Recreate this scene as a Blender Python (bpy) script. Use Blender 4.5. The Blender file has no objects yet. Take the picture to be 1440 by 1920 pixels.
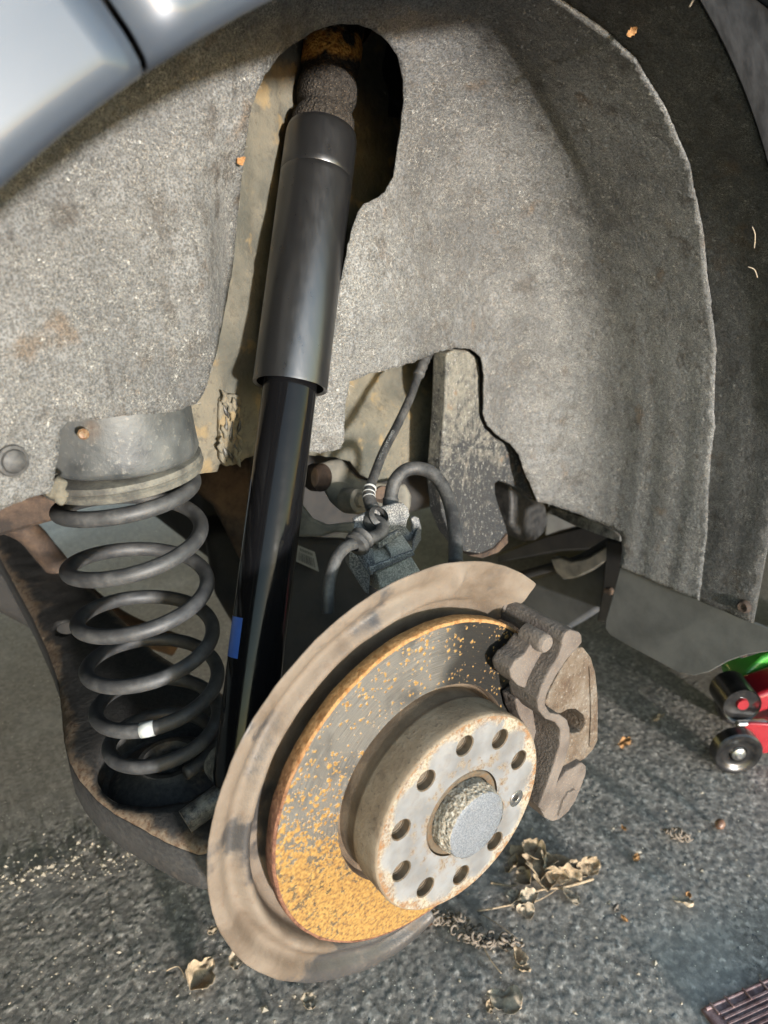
import bpy, bmesh, math, random
import numpy as np
from mathutils import Vector, Matrix, noise
from mathutils.geometry import delaunay_2d_cdt
random.seed(7)
R = math.radians
scene = bpy.context.scene
COL = scene.collection

# ------------------------------------------------------------------ camera
CAM = Vector((-0.276, -0.28773, 0.70484))
YAW, PITCH, ROLL = 0.637639, 0.370562, -0.016364
FWD = Vector((math.sin(YAW)*math.cos(PITCH), math.cos(YAW)*math.cos(PITCH), -math.sin(PITCH)))
_r = FWD.cross(Vector((0, 0, 1))).normalized(); _u = _r.cross(FWD)
RT = _r*math.cos(ROLL)+_u*math.sin(ROLL); UP = _u*math.cos(ROLL)-_r*math.sin(ROLL)
cd = bpy.data.cameras.new("camera"); co = bpy.data.objects.new("camera", cd); COL.objects.link(co)
co.matrix_world = Matrix((( RT.x, UP.x, -FWD.x, CAM.x), (RT.y, UP.y, -FWD.y, CAM.y), (RT.z, UP.z, -FWD.z, CAM.z), (0, 0, 0, 1)))
cd.sensor_fit = 'VERTICAL'; cd.sensor_height = 36; cd.sensor_width = 27; cd.lens = 1387*36/1920
cd.clip_start = 0.02; cd.clip_end = 3000
cd.dof.use_dof = True; cd.dof.focus_distance = 0.57; cd.dof.aperture_fstop = 7.5
scene.camera = co

# ------------------------------------------------------------------ light
SUN_AZ, SUN_EL = R(8), R(4.8)
w = bpy.data.worlds.new("World"); scene.world = w; w.use_nodes = True
nt = w.node_tree; nt.nodes.clear()
sky = nt.nodes.new('ShaderNodeTexSky'); sky.sky_type = 'NISHITA'; sky.sun_disc = False
sky.sun_elevation = SUN_EL; sky.sun_rotation = math.pi+SUN_AZ; sky.air_density = 1.0; sky.dust_density = 0.25; sky.ozone_density = 0.9
bg = nt.nodes.new('ShaderNodeBackground'); bg.inputs[1].default_value = 0.15
wo = nt.nodes.new('ShaderNodeOutputWorld')
nt.links.new(sky.outputs[0], bg.inputs[0]); nt.links.new(bg.outputs[0], wo.inputs[0])
sd = bpy.data.lights.new("sun", 'SUN'); sd.energy = 1.5; sd.angle = R(3.2); sd.color = (1.0, 0.99, 0.975)
so = bpy.data.objects.new("sun", sd); COL.objects.link(so)
SUND = Vector((math.sin(SUN_AZ)*math.cos(SUN_EL), math.cos(SUN_AZ)*math.cos(SUN_EL), -math.sin(SUN_EL)))
so.rotation_euler = SUND.to_track_quat('-Z', 'Y').to_euler()
vs = scene.view_settings
vs.view_transform = 'Standard'; vs.look = 'None'; vs.gamma = 1.0; vs.use_curve_mapping = False
vs.exposure = 2.75
scene.cycles.max_bounces = 6

# ------------------------------------------------------------------ sight lines: a pixel of the photograph to a point on a plane of the place
def ray(x, y): return FWD+RT*((x-720)/1387)-UP*((y-960)/1387)
def on_y(x, y, Y): d = ray(x, y); return CAM+d*((Y-CAM.y)/d.y)
def on_x(x, y, X): d = ray(x, y); return CAM+d*((X-CAM.x)/d.x)
def on_z(x, y, Z): d = ray(x, y); return CAM+d*((Z-CAM.z)/d.z)
def on_wall(x, y, off=0.0):     # the sloping plane of the inner wheel-arch wall
    d = ray(x, y); return CAM+d*((0.2+off+0.25*CAM.x-CAM.y)/(d.y-0.25*d.x))
def at(x, y, t): return CAM+ray(x, y)*t
def fbm(p, s, o=3):
    v = 0; a = 1
    for _ in range(o):
        v += a*noise.noise(p*s); s *= 2.1; a *= 0.5
    return v

# ------------------------------------------------------------------ objects
def link(o, parent=None):
    COL.objects.link(o)
    if parent: o.parent = parent
    return o
def tag(o, label=None, cat=None, group=None, kind=None):
    if label: o['label'] = label
    if cat: o['category'] = cat
    if group: o['group'] = group
    if kind: o['kind'] = kind
    return o
def thing(name, label, cat, loc=(0, 0, 0), group=None):
    o = bpy.data.objects.new(name, None); o.empty_display_size = 0.05
    o.location = loc; link(o); return tag(o, label, cat, group)
class MB:
    def __init__(s): s.v = []; s.f = []
    def add(s, vs_, fs):
        n = len(s.v); s.v += [Vector(p) for p in vs_]; s.f += [tuple(i+n for i in f) for f in fs]; return s
    def box(s, c, size, rot=None):
        hx, hy, hz = [q/2 for q in size]; c = Vector(c)
        P = [Vector((x, y, z)) for x in (-hx, hx) for y in (-hy, hy) for z in (-hz, hz)]
        if rot is not None: P = [rot @ p for p in P]
        return s.add([p+c for p in P], [(0, 1, 3, 2), (4, 6, 7, 5), (0, 4, 5, 1), (2, 3, 7, 6), (0, 2, 6, 4), (1, 5, 7, 3)])
    def tube(s, pts, rad, n=16, closed=False, flat=1.0):
        pts = [Vector(p) for p in pts]; m = len(pts)
        rads = rad if isinstance(rad, (list, tuple)) else [rad]*m
        T = []
        for i in range(m):
            a = pts[max(i-1, 0)]; b = pts[min(i+1, m-1)]; T.append((b-a).normalized())
        up = Vector((0, 0, 1)) if abs(T[0].z) < 0.9 else Vector((0, 1, 0))
        N = (up-T[0]*up.dot(T[0])).normalized(); vs_ = []; fs = []
        for i in range(m):
            N = (N-T[i]*N.dot(T[i])).normalized(); B = T[i].cross(N)
            for k in range(n):
                a = 2*math.pi*k/n; vs_.append(pts[i]+(N*math.cos(a)*flat+B*math.sin(a))*rads[i])
        for i in range(m-1):
            for k in range(n): fs.append((i*n+k, i*n+(k+1) % n, (i+1)*n+(k+1) % n, (i+1)*n+k))
        fs.append(tuple(range(n-1, -1, -1))); fs.append(tuple(range((m-1)*n, m*n)))
        return s.add(vs_, fs)
    def lathe(s, prof, origin, axis, n=64, a0=0, a1=None, ref=None, wob=0):
        """prof = [(r, h)], h along axis"""
        origin = Vector(origin); A = Vector(axis).normalized()
        ref = Vector(ref) if ref is not None else (Vector((0, 0, 1)) if abs(A.z) < 0.9 else Vector((1, 0, 0)))
        X = (ref-A*ref.dot(A)).normalized(); Y = A.cross(X); full = a1 is None
        cnt = n if full else n+1; vs_ = []; fs = []; m = len(prof)
        for i in range(cnt):
            a = 2*math.pi*i/n if full else a0+(a1-a0)*i/n
            d = X*math.cos(a)+Y*math.sin(a)
            for (r, h) in prof:
                p = origin+d*r+A*h
                if wob: p += d*wob*noise.noise(p*60)
                vs_.append(p)
        for i in range(n):
            j = (i+1) % cnt
            for k in range(m-1): fs.append((i*m+k, i*m+k+1, j*m+k+1, j*m+k))
        return s.add(vs_, fs)
    def prism(s, poly, d):
        poly = [Vector(p) for p in poly]; d = Vector(d); n = len(poly)
        return s.add(poly+[p+d for p in poly], [tuple(range(n)), tuple(range(2*n-1, n-1, -1))]+[(i, i+n, (i+1) % n+n, (i+1) % n) for i in range(n)])
    def obj(s, name, mat, parent=None, smooth=True, bevel=0, seg=2, remesh=0, relax=0, disp=0, dscale=0.01, subsurf=0, solid=0, auto=40, base=None, recalc=True):
        b = Vector(parent.location) if parent and base is None else Vector(base or (0, 0, 0))
        if parent:
            q = parent
            b = Vector((0, 0, 0))
            while q: b = b+Vector(q.location); q = q.parent
        me = bpy.data.meshes.new(name)
        me.from_pydata([tuple(p-b) for p in s.v], [], s.f); me.update()
        if recalc:
            bm = bmesh.new(); bm.from_mesh(me); bmesh.ops.remove_doubles(bm, verts=bm.verts, dist=1e-6)
            bmesh.ops.recalc_face_normals(bm, faces=bm.faces)
            bm.to_mesh(me); bm.free()
        if smooth: me.shade_smooth()
        me.materials.append(mat)
        o = bpy.data.objects.new(name, me)
        if not parent: o.location = b
        link(o, parent)
        if smooth and auto and not remesh:
            try: me.set_sharp_from_angle(angle=R(auto))
            except Exception: pass
        if solid:
            m = o.modifiers.new("s", 'SOLIDIFY'); m.thickness = solid; m.offset = 0
        if bevel:
            m = o.modifiers.new("b", 'BEVEL'); m.width = bevel; m.segments = seg; m.limit_method = 'ANGLE'; m.angle_limit = R(35); m.harden_normals = False
        if remesh:
            m = o.modifiers.new("r", 'REMESH'); m.mode = 'VOXEL'; m.voxel_size = remesh; m.use_smooth_shade = True
        if relax:
            m = o.modifiers.new("sm", 'SMOOTH'); m.iterations = relax; m.factor = 0.5
        if disp:
            t = bpy.data.textures.new(name+"_cast", 'CLOUDS'); t.noise_scale = dscale; t.noise_depth = 3
            m = o.modifiers.new("d", 'DISPLACE'); m.texture = t; m.strength = disp; m.mid_level = 0.5; m.texture_coords = 'LOCAL'
        if subsurf:
            m = o.modifiers.new("u", 'SUBSURF'); m.levels = subsurf; m.render_levels = subsurf
        return o
def smooth_path(pts, k=8):
    pts = [Vector(p) for p in pts]; out = []
    for i in range(len(pts)-1):
        p0 = pts[max(i-1, 0)]; p1 = pts[i]; p2 = pts[i+1]; p3 = pts[min(i+2, len(pts)-1)]
        for j in range(k):
            t = j/k
            out.append(0.5*((2*p1)+(p2-p0)*t+(2*p0-5*p1+4*p2-p3)*t*t+(3*p1-p0-3*p2+p3)*t**3))
    out.append(pts[-1]); return out
def inside(p, poly):
    x, y = p; c = False; n = len(poly); j = n-1
    for i in range(n):
        xi, yi = poly[i]; xj, yj = poly[j]
        if (yi > y) != (yj > y) and x < (xj-xi)*(y-yi)/(yj-yi)+xi: c = not c
        j = i
    return c
def resample(poly, step, jit=0.0, closed=True):
    out = []; n = len(poly)
    for i in range(n if closed else n-1):
        a = Vector(poly[i]); b = Vector(poly[(i+1) % n]); k = max(1, int((b-a).length/step))
        for j in range(k):
            p = a+(b-a)*j/k
            if jit: p = p+Vector((noise.noise(Vector((p.x*400, p.y*400, 0))), noise.noise(Vector((p.x*400, p.y*400, 9)))))*jit
            out.append(p)
    return out
def fill_sheet(outer, step, holes=()):
    """triangulate a flat outline with a grid of inner points"""
    pts = list(outer); edges = [(i, (i+1) % len(outer)) for i in range(len(outer))]
    polyO = [(p.x, p.y) for p in outer]; polyH = [[(p.x, p.y) for p in h] for h in holes]
    for h in holes:
        n = len(pts); pts += list(h); edges += [(n+i, n+(i+1) % len(h)) for i in range(len(h))]
    xs = [p.x for p in outer]; ys = [p.y for p in outer]
    y = min(ys); row = 0
    bpts = np.array([(p.x, p.y) for p in pts])
    while y < max(ys):
        x = min(xs)+(step/2 if row % 2 else 0)
        while x < max(xs):
            if inside((x, y), polyO) and not any(inside((x, y), h) for h in polyH):
                if ((bpts-(x, y))**2).sum(1).min() > (step*0.45)**2: pts.append(Vector((x, y)))
            x += step
        y += step*0.87; row += 1
    V, _, Fc, *_ = delaunay_2d_cdt(pts, edges, [], 0, 1e-7)
    Fc = [f for f in Fc if inside(((V[f[0]].x+V[f[1]].x+V[f[2]].x)/3, (V[f[0]].y+V[f[1]].y+V[f[2]].y)/3), polyO)
          and not any(inside(((V[f[0]].x+V[f[1]].x+V[f[2]].x)/3, (V[f[0]].y+V[f[1]].y+V[f[2]].y)/3), h) for h in polyH)]
    return V, Fc

# ------------------------------------------------------------------ materials
class NT:
    def __init__(s, name):
        s.m = bpy.data.materials.new(name); s.m.use_nodes = True; s.t = s.m.node_tree; s.t.nodes.clear()
        s.b = s.t.nodes.new('ShaderNodeBsdfPrincipled'); o = s.t.nodes.new('ShaderNodeOutputMaterial')
        s.t.links.new(s.b.outputs[0], o.inputs[0]); s.co = s.t.nodes.new('ShaderNodeTexCoord').outputs['Object']
    def n(s, ty, **k):
        nd = s.t.nodes.new('ShaderNode'+ty)
        for a, v in k.items(): setattr(nd, a, v)
        return nd
    def L(s, v, sock):
        if isinstance(v, bpy.types.NodeSocket): s.t.links.new(v, sock)
        elif isinstance(v, (tuple, list)) and len(v) == 3 and sock.type == 'RGBA': sock.default_value = (*v, 1)
        else: sock.default_value = v
    def map(s, scale=(1, 1, 1), rot=(0, 0, 0), loc=(0, 0, 0)):
        m = s.n('Mapping'); s.L(s.co, m.inputs[0]); m.inputs['Scale'].default_value = scale; m.inputs['Rotation'].default_value = rot; m.inputs['Location'].default_value = loc
        return m.outputs[0]
    def noise(s, scale, detail=4, rough=0.55, vec=None, dist=0.0, col=False):
        m = s.n('TexNoise'); s.L(vec or s.co, m.inputs['Vector']); m.inputs['Scale'].default_value = scale
        m.inputs['Detail'].default_value = detail; m.inputs['Roughness'].default_value = rough; m.inputs['Distortion'].default_value = dist
        return m.outputs['Color' if col else 'Fac']
    def voro(s, scale, feature='F1', vec=None, out='Distance', rnd=1.0):
        m = s.n('TexVoronoi', feature=feature); s.L(vec or s.co, m.inputs['Vector']); m.inputs['Scale'].default_value = scale; m.inputs['Randomness'].default_value = rnd
        return m.outputs[out]
    def ramp(s, f, *stops, const=False):
        m = s.n('ValToRGB'); s.L(f, m.inputs[0]); e = m.color_ramp.elements
        if const: m.color_ramp.interpolation = 'CONSTANT'
        while len(e) < len(stops): e.new(0.5)
        for i, (p, c) in enumerate(stops):
            e[i].position = p; c = (c, c, c) if isinstance(c, (int, float)) else c; e[i].color = (*c, 1)
        return m.outputs[0]
    def mix(s, f, a, b, mode='MIX'):
        m = s.n('Mix', data_type='RGBA', blend_type=mode); s.L(f, m.inputs[0]); s.L(a, m.inputs[6]); s.L(b, m.inputs[7]); return m.outputs[2]
    def math(s, op, a, b=0.5, c=None, clamp=False):
        m = s.n('Math', operation=op, use_clamp=clamp); s.L(a, m.inputs[0]); s.L(b, m.inputs[1])
        if c is not None: s.L(c, m.inputs[2])
        return m.outputs[0]
    def step(s, v, lo, hi):
        m = s.n('MapRange', interpolation_type='SMOOTHSTEP'); s.L(v, m.inputs[0]); s.L(lo, m.inputs[1]); s.L(hi, m.inputs[2]); return m.outputs[0]
    def sep(s, vec=None):
        m = s.n('SeparateXYZ'); s.L(vec or s.co, m.inputs[0]); return m.outputs
    def comb(s, x, y, z):
        m = s.n('CombineXYZ'); s.L(x, m.inputs[0]); s.L(y, m.inputs[1]); s.L(z, m.inputs[2]); return m.outputs[0]
    def lines(s, scale, width=0.02, vec=None, dist=0.5, detail=2):
        n = s.noise(scale, detail, 0.5, vec, dist); d = s.math('ABSOLUTE', s.math('SUBTRACT', n, 0.5))
        return s.math('SUBTRACT', 1.0, s.step(d, width*0.35, width))
    def bump(s, h, strength=0.5, dist=0.001, prev=None):
        m = s.n('Bump'); m.inputs['Strength'].default_value = strength; m.inputs['Distance'].default_value = dist; s.L(h, m.inputs['Height'])
        if prev is not None: s.L(prev, m.inputs['Normal'])
        return m.outputs[0]
    def done(s, col, rough=0.6, metal=0.0, normal=None, coat=0, spec=None, tone=0.5, **k):
        if isinstance(col, bpy.types.NodeSocket): col = s.mix(1.0, col, (tone,)*3, 'MULTIPLY')
        else: col = tuple(q*tone for q in col)
        s.L(col, s.b.inputs['Base Color']); s.L(rough, s.b.inputs['Roughness']); s.L(metal, s.b.inputs['Metallic'])
        if normal is not None: s.L(normal, s.b.inputs['Normal'])
        if coat: s.b.inputs['Coat Weight'].default_value = coat; s.b.inputs['Coat Roughness'].default_value = 0.04
        if spec is not None: s.b.inputs['Specular IOR Level'].default_value = spec
        for a, v in k.items(): s.L(v, s.b.inputs[a.replace('_', ' ')])
        return s.m

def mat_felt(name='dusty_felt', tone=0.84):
    t = NT(name)
    big = t.noise(9, 4, 0.6); mid = t.noise(45, 5, 0.65); fine = t.noise(650, 3, 0.7)
    c = t.ramp(big, (0.32, (0.115, 0.114, 0.111)), (0.52, (0.2, 0.198, 0.191)), (0.68, (0.262, 0.259, 0.247)))
    c = t.mix(t.step(mid, 0.52, 0.7), c, (0.105, 0.095, 0.085))
    c = t.mix(t.step(t.noise(26, 3), 0.62, 0.72), c, (0.17, 0.135, 0.105))
    c = t.mix(t.math('MULTIPLY', t.step(fine, 0.42, 0.6), 0.72), c, (0.05, 0.047, 0.043))
    cr = t.math('MULTIPLY', t.step(t.noise(1, 3, 0.6, t.map((190, 190, 16)), 0.4), 0.58, 0.66), t.step(t.noise(11, 2), 0.5, 0.6))
    c = t.mix(t.math('MULTIPLY', cr, 0.55), c, (0.05, 0.046, 0.042))
    f1 = t.lines(260, 0.022, dist=1.0); f2 = t.lines(420, 0.026, vec=t.map((1, 0.55, 1), (0.6, 0.2, 0.9)), dist=1.2); f3 = t.lines(640, 0.035, vec=t.map((0.7, 1, 1), (0.1, 1.1, 0.4)), dist=0.8)
    fac = t.math('MAXIMUM', t.math('MAXIMUM', f1, f2), t.math('MULTIPLY', f3, 0.7))
    fac = t.math('MULTIPLY', fac, t.step(t.noise(70, 3), 0.35, 0.65))
    c = t.mix(t.math('MULTIPLY', fac, 0.85), c, (0.52, 0.5, 0.455))
    h = t.math('ADD', t.math('MULTIPLY', fine, 0.5), t.math('ADD', fac, t.noise(200, 3)))
    n = t.bump(h, 0.9, 0.0016)
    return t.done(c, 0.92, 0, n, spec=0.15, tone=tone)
def mat_fibre(): return NT('pale_fibre').done((0.42, 0.4, 0.36), 0.8)
def mat_tan():
    t = NT('tan_road_dirt')
    a = t.noise(14, 5, 0.6); b = t.noise(220, 4, 0.7); r = t.noise(90, 3, 0.6, t.map((1, 1, 2.2)), 1.0)
    c = t.ramp(a, (0.35, (0.12, 0.12, 0.1)), (0.5, (0.2, 0.185, 0.145)), (0.65, (0.28, 0.245, 0.18)))
    c = t.mix(t.math('MULTIPLY', t.step(t.noise(75, 5, 0.7), 0.5, 0.66), 0.6), c, (0.13, 0.12, 0.095)); c = t.mix(t.step(b, 0.55, 0.75), c, (0.14, 0.125, 0.1)); c = t.mix(t.step(t.noise(35, 3), 0.6, 0.7), c, (0.36, 0.27, 0.15))
    n = t.bump(t.math('ADD', t.math('MULTIPLY', b, 0.5), t.math('MULTIPLY', r, t.step(t.sep()[2], -0.02, -0.16))), 1.0, 0.002)
    return t.done(c, 0.9, 0, n, spec=0.2)
def mat_dusty_steel():
    t = NT('dusty_brown_steel')
    a = t.noise(22, 5, 0.6, dist=0.4); b = t.noise(120, 5, 0.65); sp = t.voro(900)
    c = t.ramp(a, (0.36, (0.2, 0.145, 0.1)), (0.5, (0.3, 0.23, 0.17)), (0.66, (0.35, 0.28, 0.215)))
    c = t.mix(t.math('MULTIPLY', t.step(b, 0.55, 0.72), 0.5), c, (0.24, 0.155, 0.1))
    bare = t.step(t.math('ADD', t.noise(13, 4, 0.5), t.math('MULTIPLY', b, 0.14)), 0.6, 0.68)
    c = t.mix(t.math('MULTIPLY', bare, 0.8), c, (0.145, 0.145, 0.15)); c = t.mix(t.step(sp, 0.12, 0.04), c, (0.5, 0.45, 0.38))
    n = t.bump(t.math('ADD', b, t.math('MULTIPLY', t.noise(700, 2), 0.5)), 0.5, 0.0009)
    return t.done(c, t.mix(bare, (0.75,)*3, (0.42,)*3), t.math('MULTIPLY', bare, 0.5), n, spec=0.35, tone=0.38)
def mat_rotor_face():
    t = NT('rust_spotted_iron')
    x, y, z = t.sep(); rad = t.math('SQRT', t.math('ADD', t.math('MULTIPLY', x, x), t.math('MULTIPLY', z, z)))
    th = t.math('ARCTAN2', z, x)
    gv = t.comb(t.math('MULTIPLY', rad, 2600), t.math('MULTIPLY', th, 5), 0.0); g = t.noise(1, 3, 0.7, gv)
    base = t.ramp(g, (0.3, (0.17, 0.155, 0.135)), (0.5, (0.36, 0.335, 0.295)), (0.7, (0.5, 0.475, 0.43)))
    base = t.mix(t.step(t.noise(26, 3), 0.5, 0.68), base, t.mix(0.6, base, (0.1, 0.095, 0.09)))
    # print left by the brake pad, beside the caliper
    pad = t.math('MULTIPLY', t.step(t.math('ADD', th, t.math('MULTIPLY', t.noise(40, 3), 0.25)), 1.72, 1.42), t.step(t.math('ADD', th, t.math('MULTIPLY', t.noise(40, 3), 0.2)), -0.9, -0.6))
    base = t.mix(t.math('MULTIPLY', pad, 0.9), base, (0.035, 0.033, 0.03))
    # rust grows where water ran down and stood
    wet = t.step(t.math('ADD', z, t.math('ADD', t.math('MULTIPLY', t.noise(16, 3), 0.05), t.math('MULTIPLY', x, 0.35))), 0.075, -0.085)
    warp = t.mix(0.0035, t.co, t.noise(260, 2, 0.5, col=True), 'ADD')
    def spots(sc, soft, dens, size):
        d = t.voro(sc, vec=warp); r = t.sep(t.voro(sc, vec=warp, out='Color'))[0]
        patch = t.math('MULTIPLY', t.math('SUBTRACT', t.noise(30, 3), 0.5), 0.9)
        lim = t.math('MULTIPLY', t.math('SUBTRACT', t.math('ADD', r, t.math('ADD', patch, t.math('MULTIPLY', wet, 0.75))), dens), size)
        return t.step(d, lim, t.math('SUBTRACT', lim, soft))
    sp = t.math('MAXIMUM', t.math('MAXIMUM', spots(200, 0.22, 0.58, 1.15), spots(400, 0.28, 0.48, 1.25)), spots(105, 0.14, 0.8, 1.2))
    tn = t.noise(420, 3); rc = t.ramp(tn, (0.28, (0.16, 0.075, 0.025)), (0.48, (0.42, 0.22, 0.045)), (0.7, (0.56, 0.34, 0.085)))
    full = t.math('MULTIPLY', t.step(z, -0.05, -0.105), t.step(t.noise(230, 5, 0.75), 0.66, 0.4))
    film = t.math('MULTIPLY', t.step(t.math('ADD', wet, t.math('MULTIPLY', t.noise(60, 5, 0.7), 0.7)), 0.55, 1.15), 0.75)
    base = t.mix(film, base, t.ramp(tn, (0.35, (0.17, 0.095, 0.035)), (0.65, (0.4, 0.25, 0.085))))
    sp = t.math('MAXIMUM', sp, t.math('MULTIPLY', full, 0.8))
    c = t.mix(sp, base, rc)
    n = t.bump(t.math('ADD', t.math('MULTIPLY', g, 0.25), t.math('MULTIPLY', sp, t.math('ADD', tn, 0.3))), 0.55, 0.0007)
    return t.done(c, t.mix(sp, (0.42,)*3, (0.85,)*3), t.math('MULTIPLY', t.math('SUBTRACT', 1.0, sp), 0.5), n, tone=0.42)
def mat_rust_rim():
    t = NT('brown_rust'); z = t.sep()[2]; a = t.noise(260, 4, 0.65)
    c = t.ramp(a, (0.3, (0.1, 0.045, 0.03)), (0.5, (0.23, 0.105, 0.065)), (0.7, (0.33, 0.17, 0.1)))
    c = t.mix(t.step(t.math('ADD', z, t.math('MULTIPLY', t.noise(30, 3), 0.05)), 0.05, 0.14), c, t.ramp(a, (0.3, (0.33, 0.14, 0.04)), (0.6, (0.6, 0.34, 0.14))))
    return t.done(c, 0.95, 0, t.bump(a, 0.9, 0.0012), spec=0.2)
def mat_hat():
    t = NT('beige_brake_dust'); y = t.sep()[1]; a = t.noise(300, 4, 0.7); b = t.noise(28, 4)
    c = t.ramp(b, (0.35, (0.3, 0.22, 0.145)), (0.5, (0.4, 0.31, 0.215)), (0.65, (0.47, 0.38, 0.275)))
    c = t.mix(t.math('MULTIPLY', t.step(a, 0.57, 0.68), 0.7), c, (0.17, 0.13, 0.1))
    c = t.mix(t.math('MULTIPLY', t.step(t.noise(40, 5, 0.65), 0.52, 0.68), 0.6), c, (0.2, 0.145, 0.1))
    c = t.mix(t.step(y, 0.024, 0.027), c, t.ramp(b, (0.4, (0.17, 0.12, 0.08)), (0.6, (0.3, 0.22, 0.15))))
    return t.done(c, 0.85, 0, t.bump(a, 0.6, 0.0007), spec=0.25, tone=0.42)
def mat_hub_face():
    t = NT('corroded_silver'); x, y, z = t.sep(); rad = t.math('SQRT', t.math('ADD', t.math('MULTIPLY', x, x), t.math('MULTIPLY', z, z)))
    a = t.noise(55, 5, 0.65); f = t.noise(420, 3, 0.65); th = t.math('ARCTAN2', z, x)
    # clean seats left round each hole by the wheel
    u = t.math('MULTIPLY', t.math('ADD', th, math.pi*2), 5/math.pi); u = t.math('SUBTRACT', u, t.math('ROUND', u))
    du = t.math('MULTIPLY', u, 0.0352); dr = t.math('SUBTRACT', rad, 0.056)
    hd = t.math('SQRT', t.math('ADD', t.math('MULTIPLY', du, du), t.math('MULTIPLY', dr, dr)))
    seat = t.step(t.math('ADD', hd, t.math('MULTIPLY', t.noise(120, 2), 0.004)), 0.018, 0.013)
    c = t.ramp(t.noise(35, 3), (0.4, (0.42, 0.415, 0.41)), (0.6, (0.6, 0.6, 0.6)))
    scab = t.step(t.math('ADD', a, t.math('MULTIPLY', t.math('SUBTRACT', rad, 0.058), 14)), 0.5, 0.58)
    scab = t.math('MULTIPLY', scab, t.math('SUBTRACT', 1.0, t.math('MULTIPLY', seat, 0.9)))
    sc = t.ramp(f, (0.32, (0.3, 0.17, 0.08)), (0.45, (0.58, 0.46, 0.28)), (0.58, (0.75, 0.68, 0.53)), (0.72, (0.5, 0.27, 0.1)))
    c = t.mix(t.math('MULTIPLY', scab, 0.85), c, sc)
    rr = t.step(t.math('ADD', t.noise(80, 4, 0.7), t.math('MULTIPLY', t.math('SUBTRACT', rad, 0.066), 22)), 0.53, 0.66)
    c = t.mix(t.math('MULTIPLY', rr, t.math('SUBTRACT', 0.85, t.math('MULTIPLY', seat, 0.6))), c, (0.45, 0.2, 0.06))
    c = t.mix(t.math('MULTIPLY', t.step(t.noise(85, 5, 0.72), 0.49, 0.58), t.math('SUBTRACT', 1.0, t.math('MULTIPLY', seat, 0.8))), c, t.ramp(f, (0.35, (0.3, 0.15, 0.07)), (0.55, (0.62, 0.55, 0.44)), (0.7, (0.42, 0.22, 0.1))))
    rg = t.math('MULTIPLY', t.math('ADD', t.math('MULTIPLY', scab, f), t.math('MULTIPLY', rr, f)), 1.0)
    return t.done(c, t.mix(scab, (0.5,)*3, (0.85,)*3), t.math('MULTIPLY', t.math('SUBTRACT', 1.0, scab), 0.3), t.bump(rg, 0.8, 0.0009), tone=0.33)
def mat_cap():
    t = NT('galvanised_cap'); a = t.voro(1500, out='Color'); b = t.noise(1100, 2, 0.7)
    c = t.ramp(b, (0.32, (0.2, 0.215, 0.24)), (0.5, (0.36, 0.385, 0.42)), (0.68, (0.56, 0.585, 0.62)))
    c = t.mix(t.step(t.noise(60, 3), 0.62, 0.7), c, (0.42, 0.42, 0.4))
    return t.done(c, 0.5, 0.4, t.bump(b, 0.5, 0.0005), tone=0.42)
def mat_crust():
    t = NT('crusty_zinc'); b = t.voro(330, 'SMOOTH_F1'); f = t.noise(500, 3)
    c = t.ramp(f, (0.3, (0.22, 0.16, 0.1)), (0.5, (0.45, 0.39, 0.3)), (0.68, (0.66, 0.62, 0.54)))
    return t.done(c, 0.85, 0.1, t.bump(t.math('ADD', b, f), 1.0, 0.002))
def mat_spigot():
    t = NT('hub_spigot_rust'); a = t.noise(130, 4)
    return t.done(t.ramp(a, (0.35, (0.25, 0.17, 0.1)), (0.5, (0.37, 0.285, 0.19)), (0.68, (0.42, 0.22, 0.08))), 0.7, 0.2, t.bump(a, 0.4, 0.0006), tone=0.24)
def mat_cast():
    t = NT('brown_cast_iron'); a = t.noise(35, 4); b = t.noise(520, 3, 0.65)
    c = t.ramp(a, (0.35, (0.17, 0.135, 0.112)), (0.55, (0.25, 0.203, 0.17)), (0.7, (0.29, 0.243, 0.205)))
    c = t.mix(t.math('MULTIPLY', t.step(b, 0.58, 0.7), 0.6), c, (0.4, 0.345, 0.29))
    return t.done(c, 0.85, 0.0, t.bump(t.math('ADD', b, t.noise(220, 3)), 0.8, 0.001), spec=0.3, tone=0.41)
def mat_rusty_cast():
    t = NT('rusty_cast_iron'); a = t.noise(45, 5, 0.65); b = t.noise(380, 4, 0.7)
    c = t.ramp(a, (0.34, (0.18, 0.12, 0.08)), (0.5, (0.28, 0.21, 0.15)), (0.66, (0.37, 0.31, 0.25)))
    c = t.mix(t.math('MULTIPLY', t.step(b, 0.57, 0.66), 0.7), c, (0.55, 0.49, 0.42)); c = t.mix(t.math('MULTIPLY', t.step(b, 0.43, 0.34), 0.7), c, (0.12, 0.085, 0.06))
    return t.done(c, 0.9, 0.0, t.bump(t.math('ADD', b, t.noise(150, 4, 0.7)), 1.0, 0.0018), spec=0.25, tone=0.36)
def mat_gloss_black():
    t = NT('gloss_black_paint')
    return t.done((0.008, 0.008, 0.009), t.ramp(t.noise(90, 3), (0.4, 0.1), (0.7, 0.2)), 0, spec=0.18)
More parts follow.
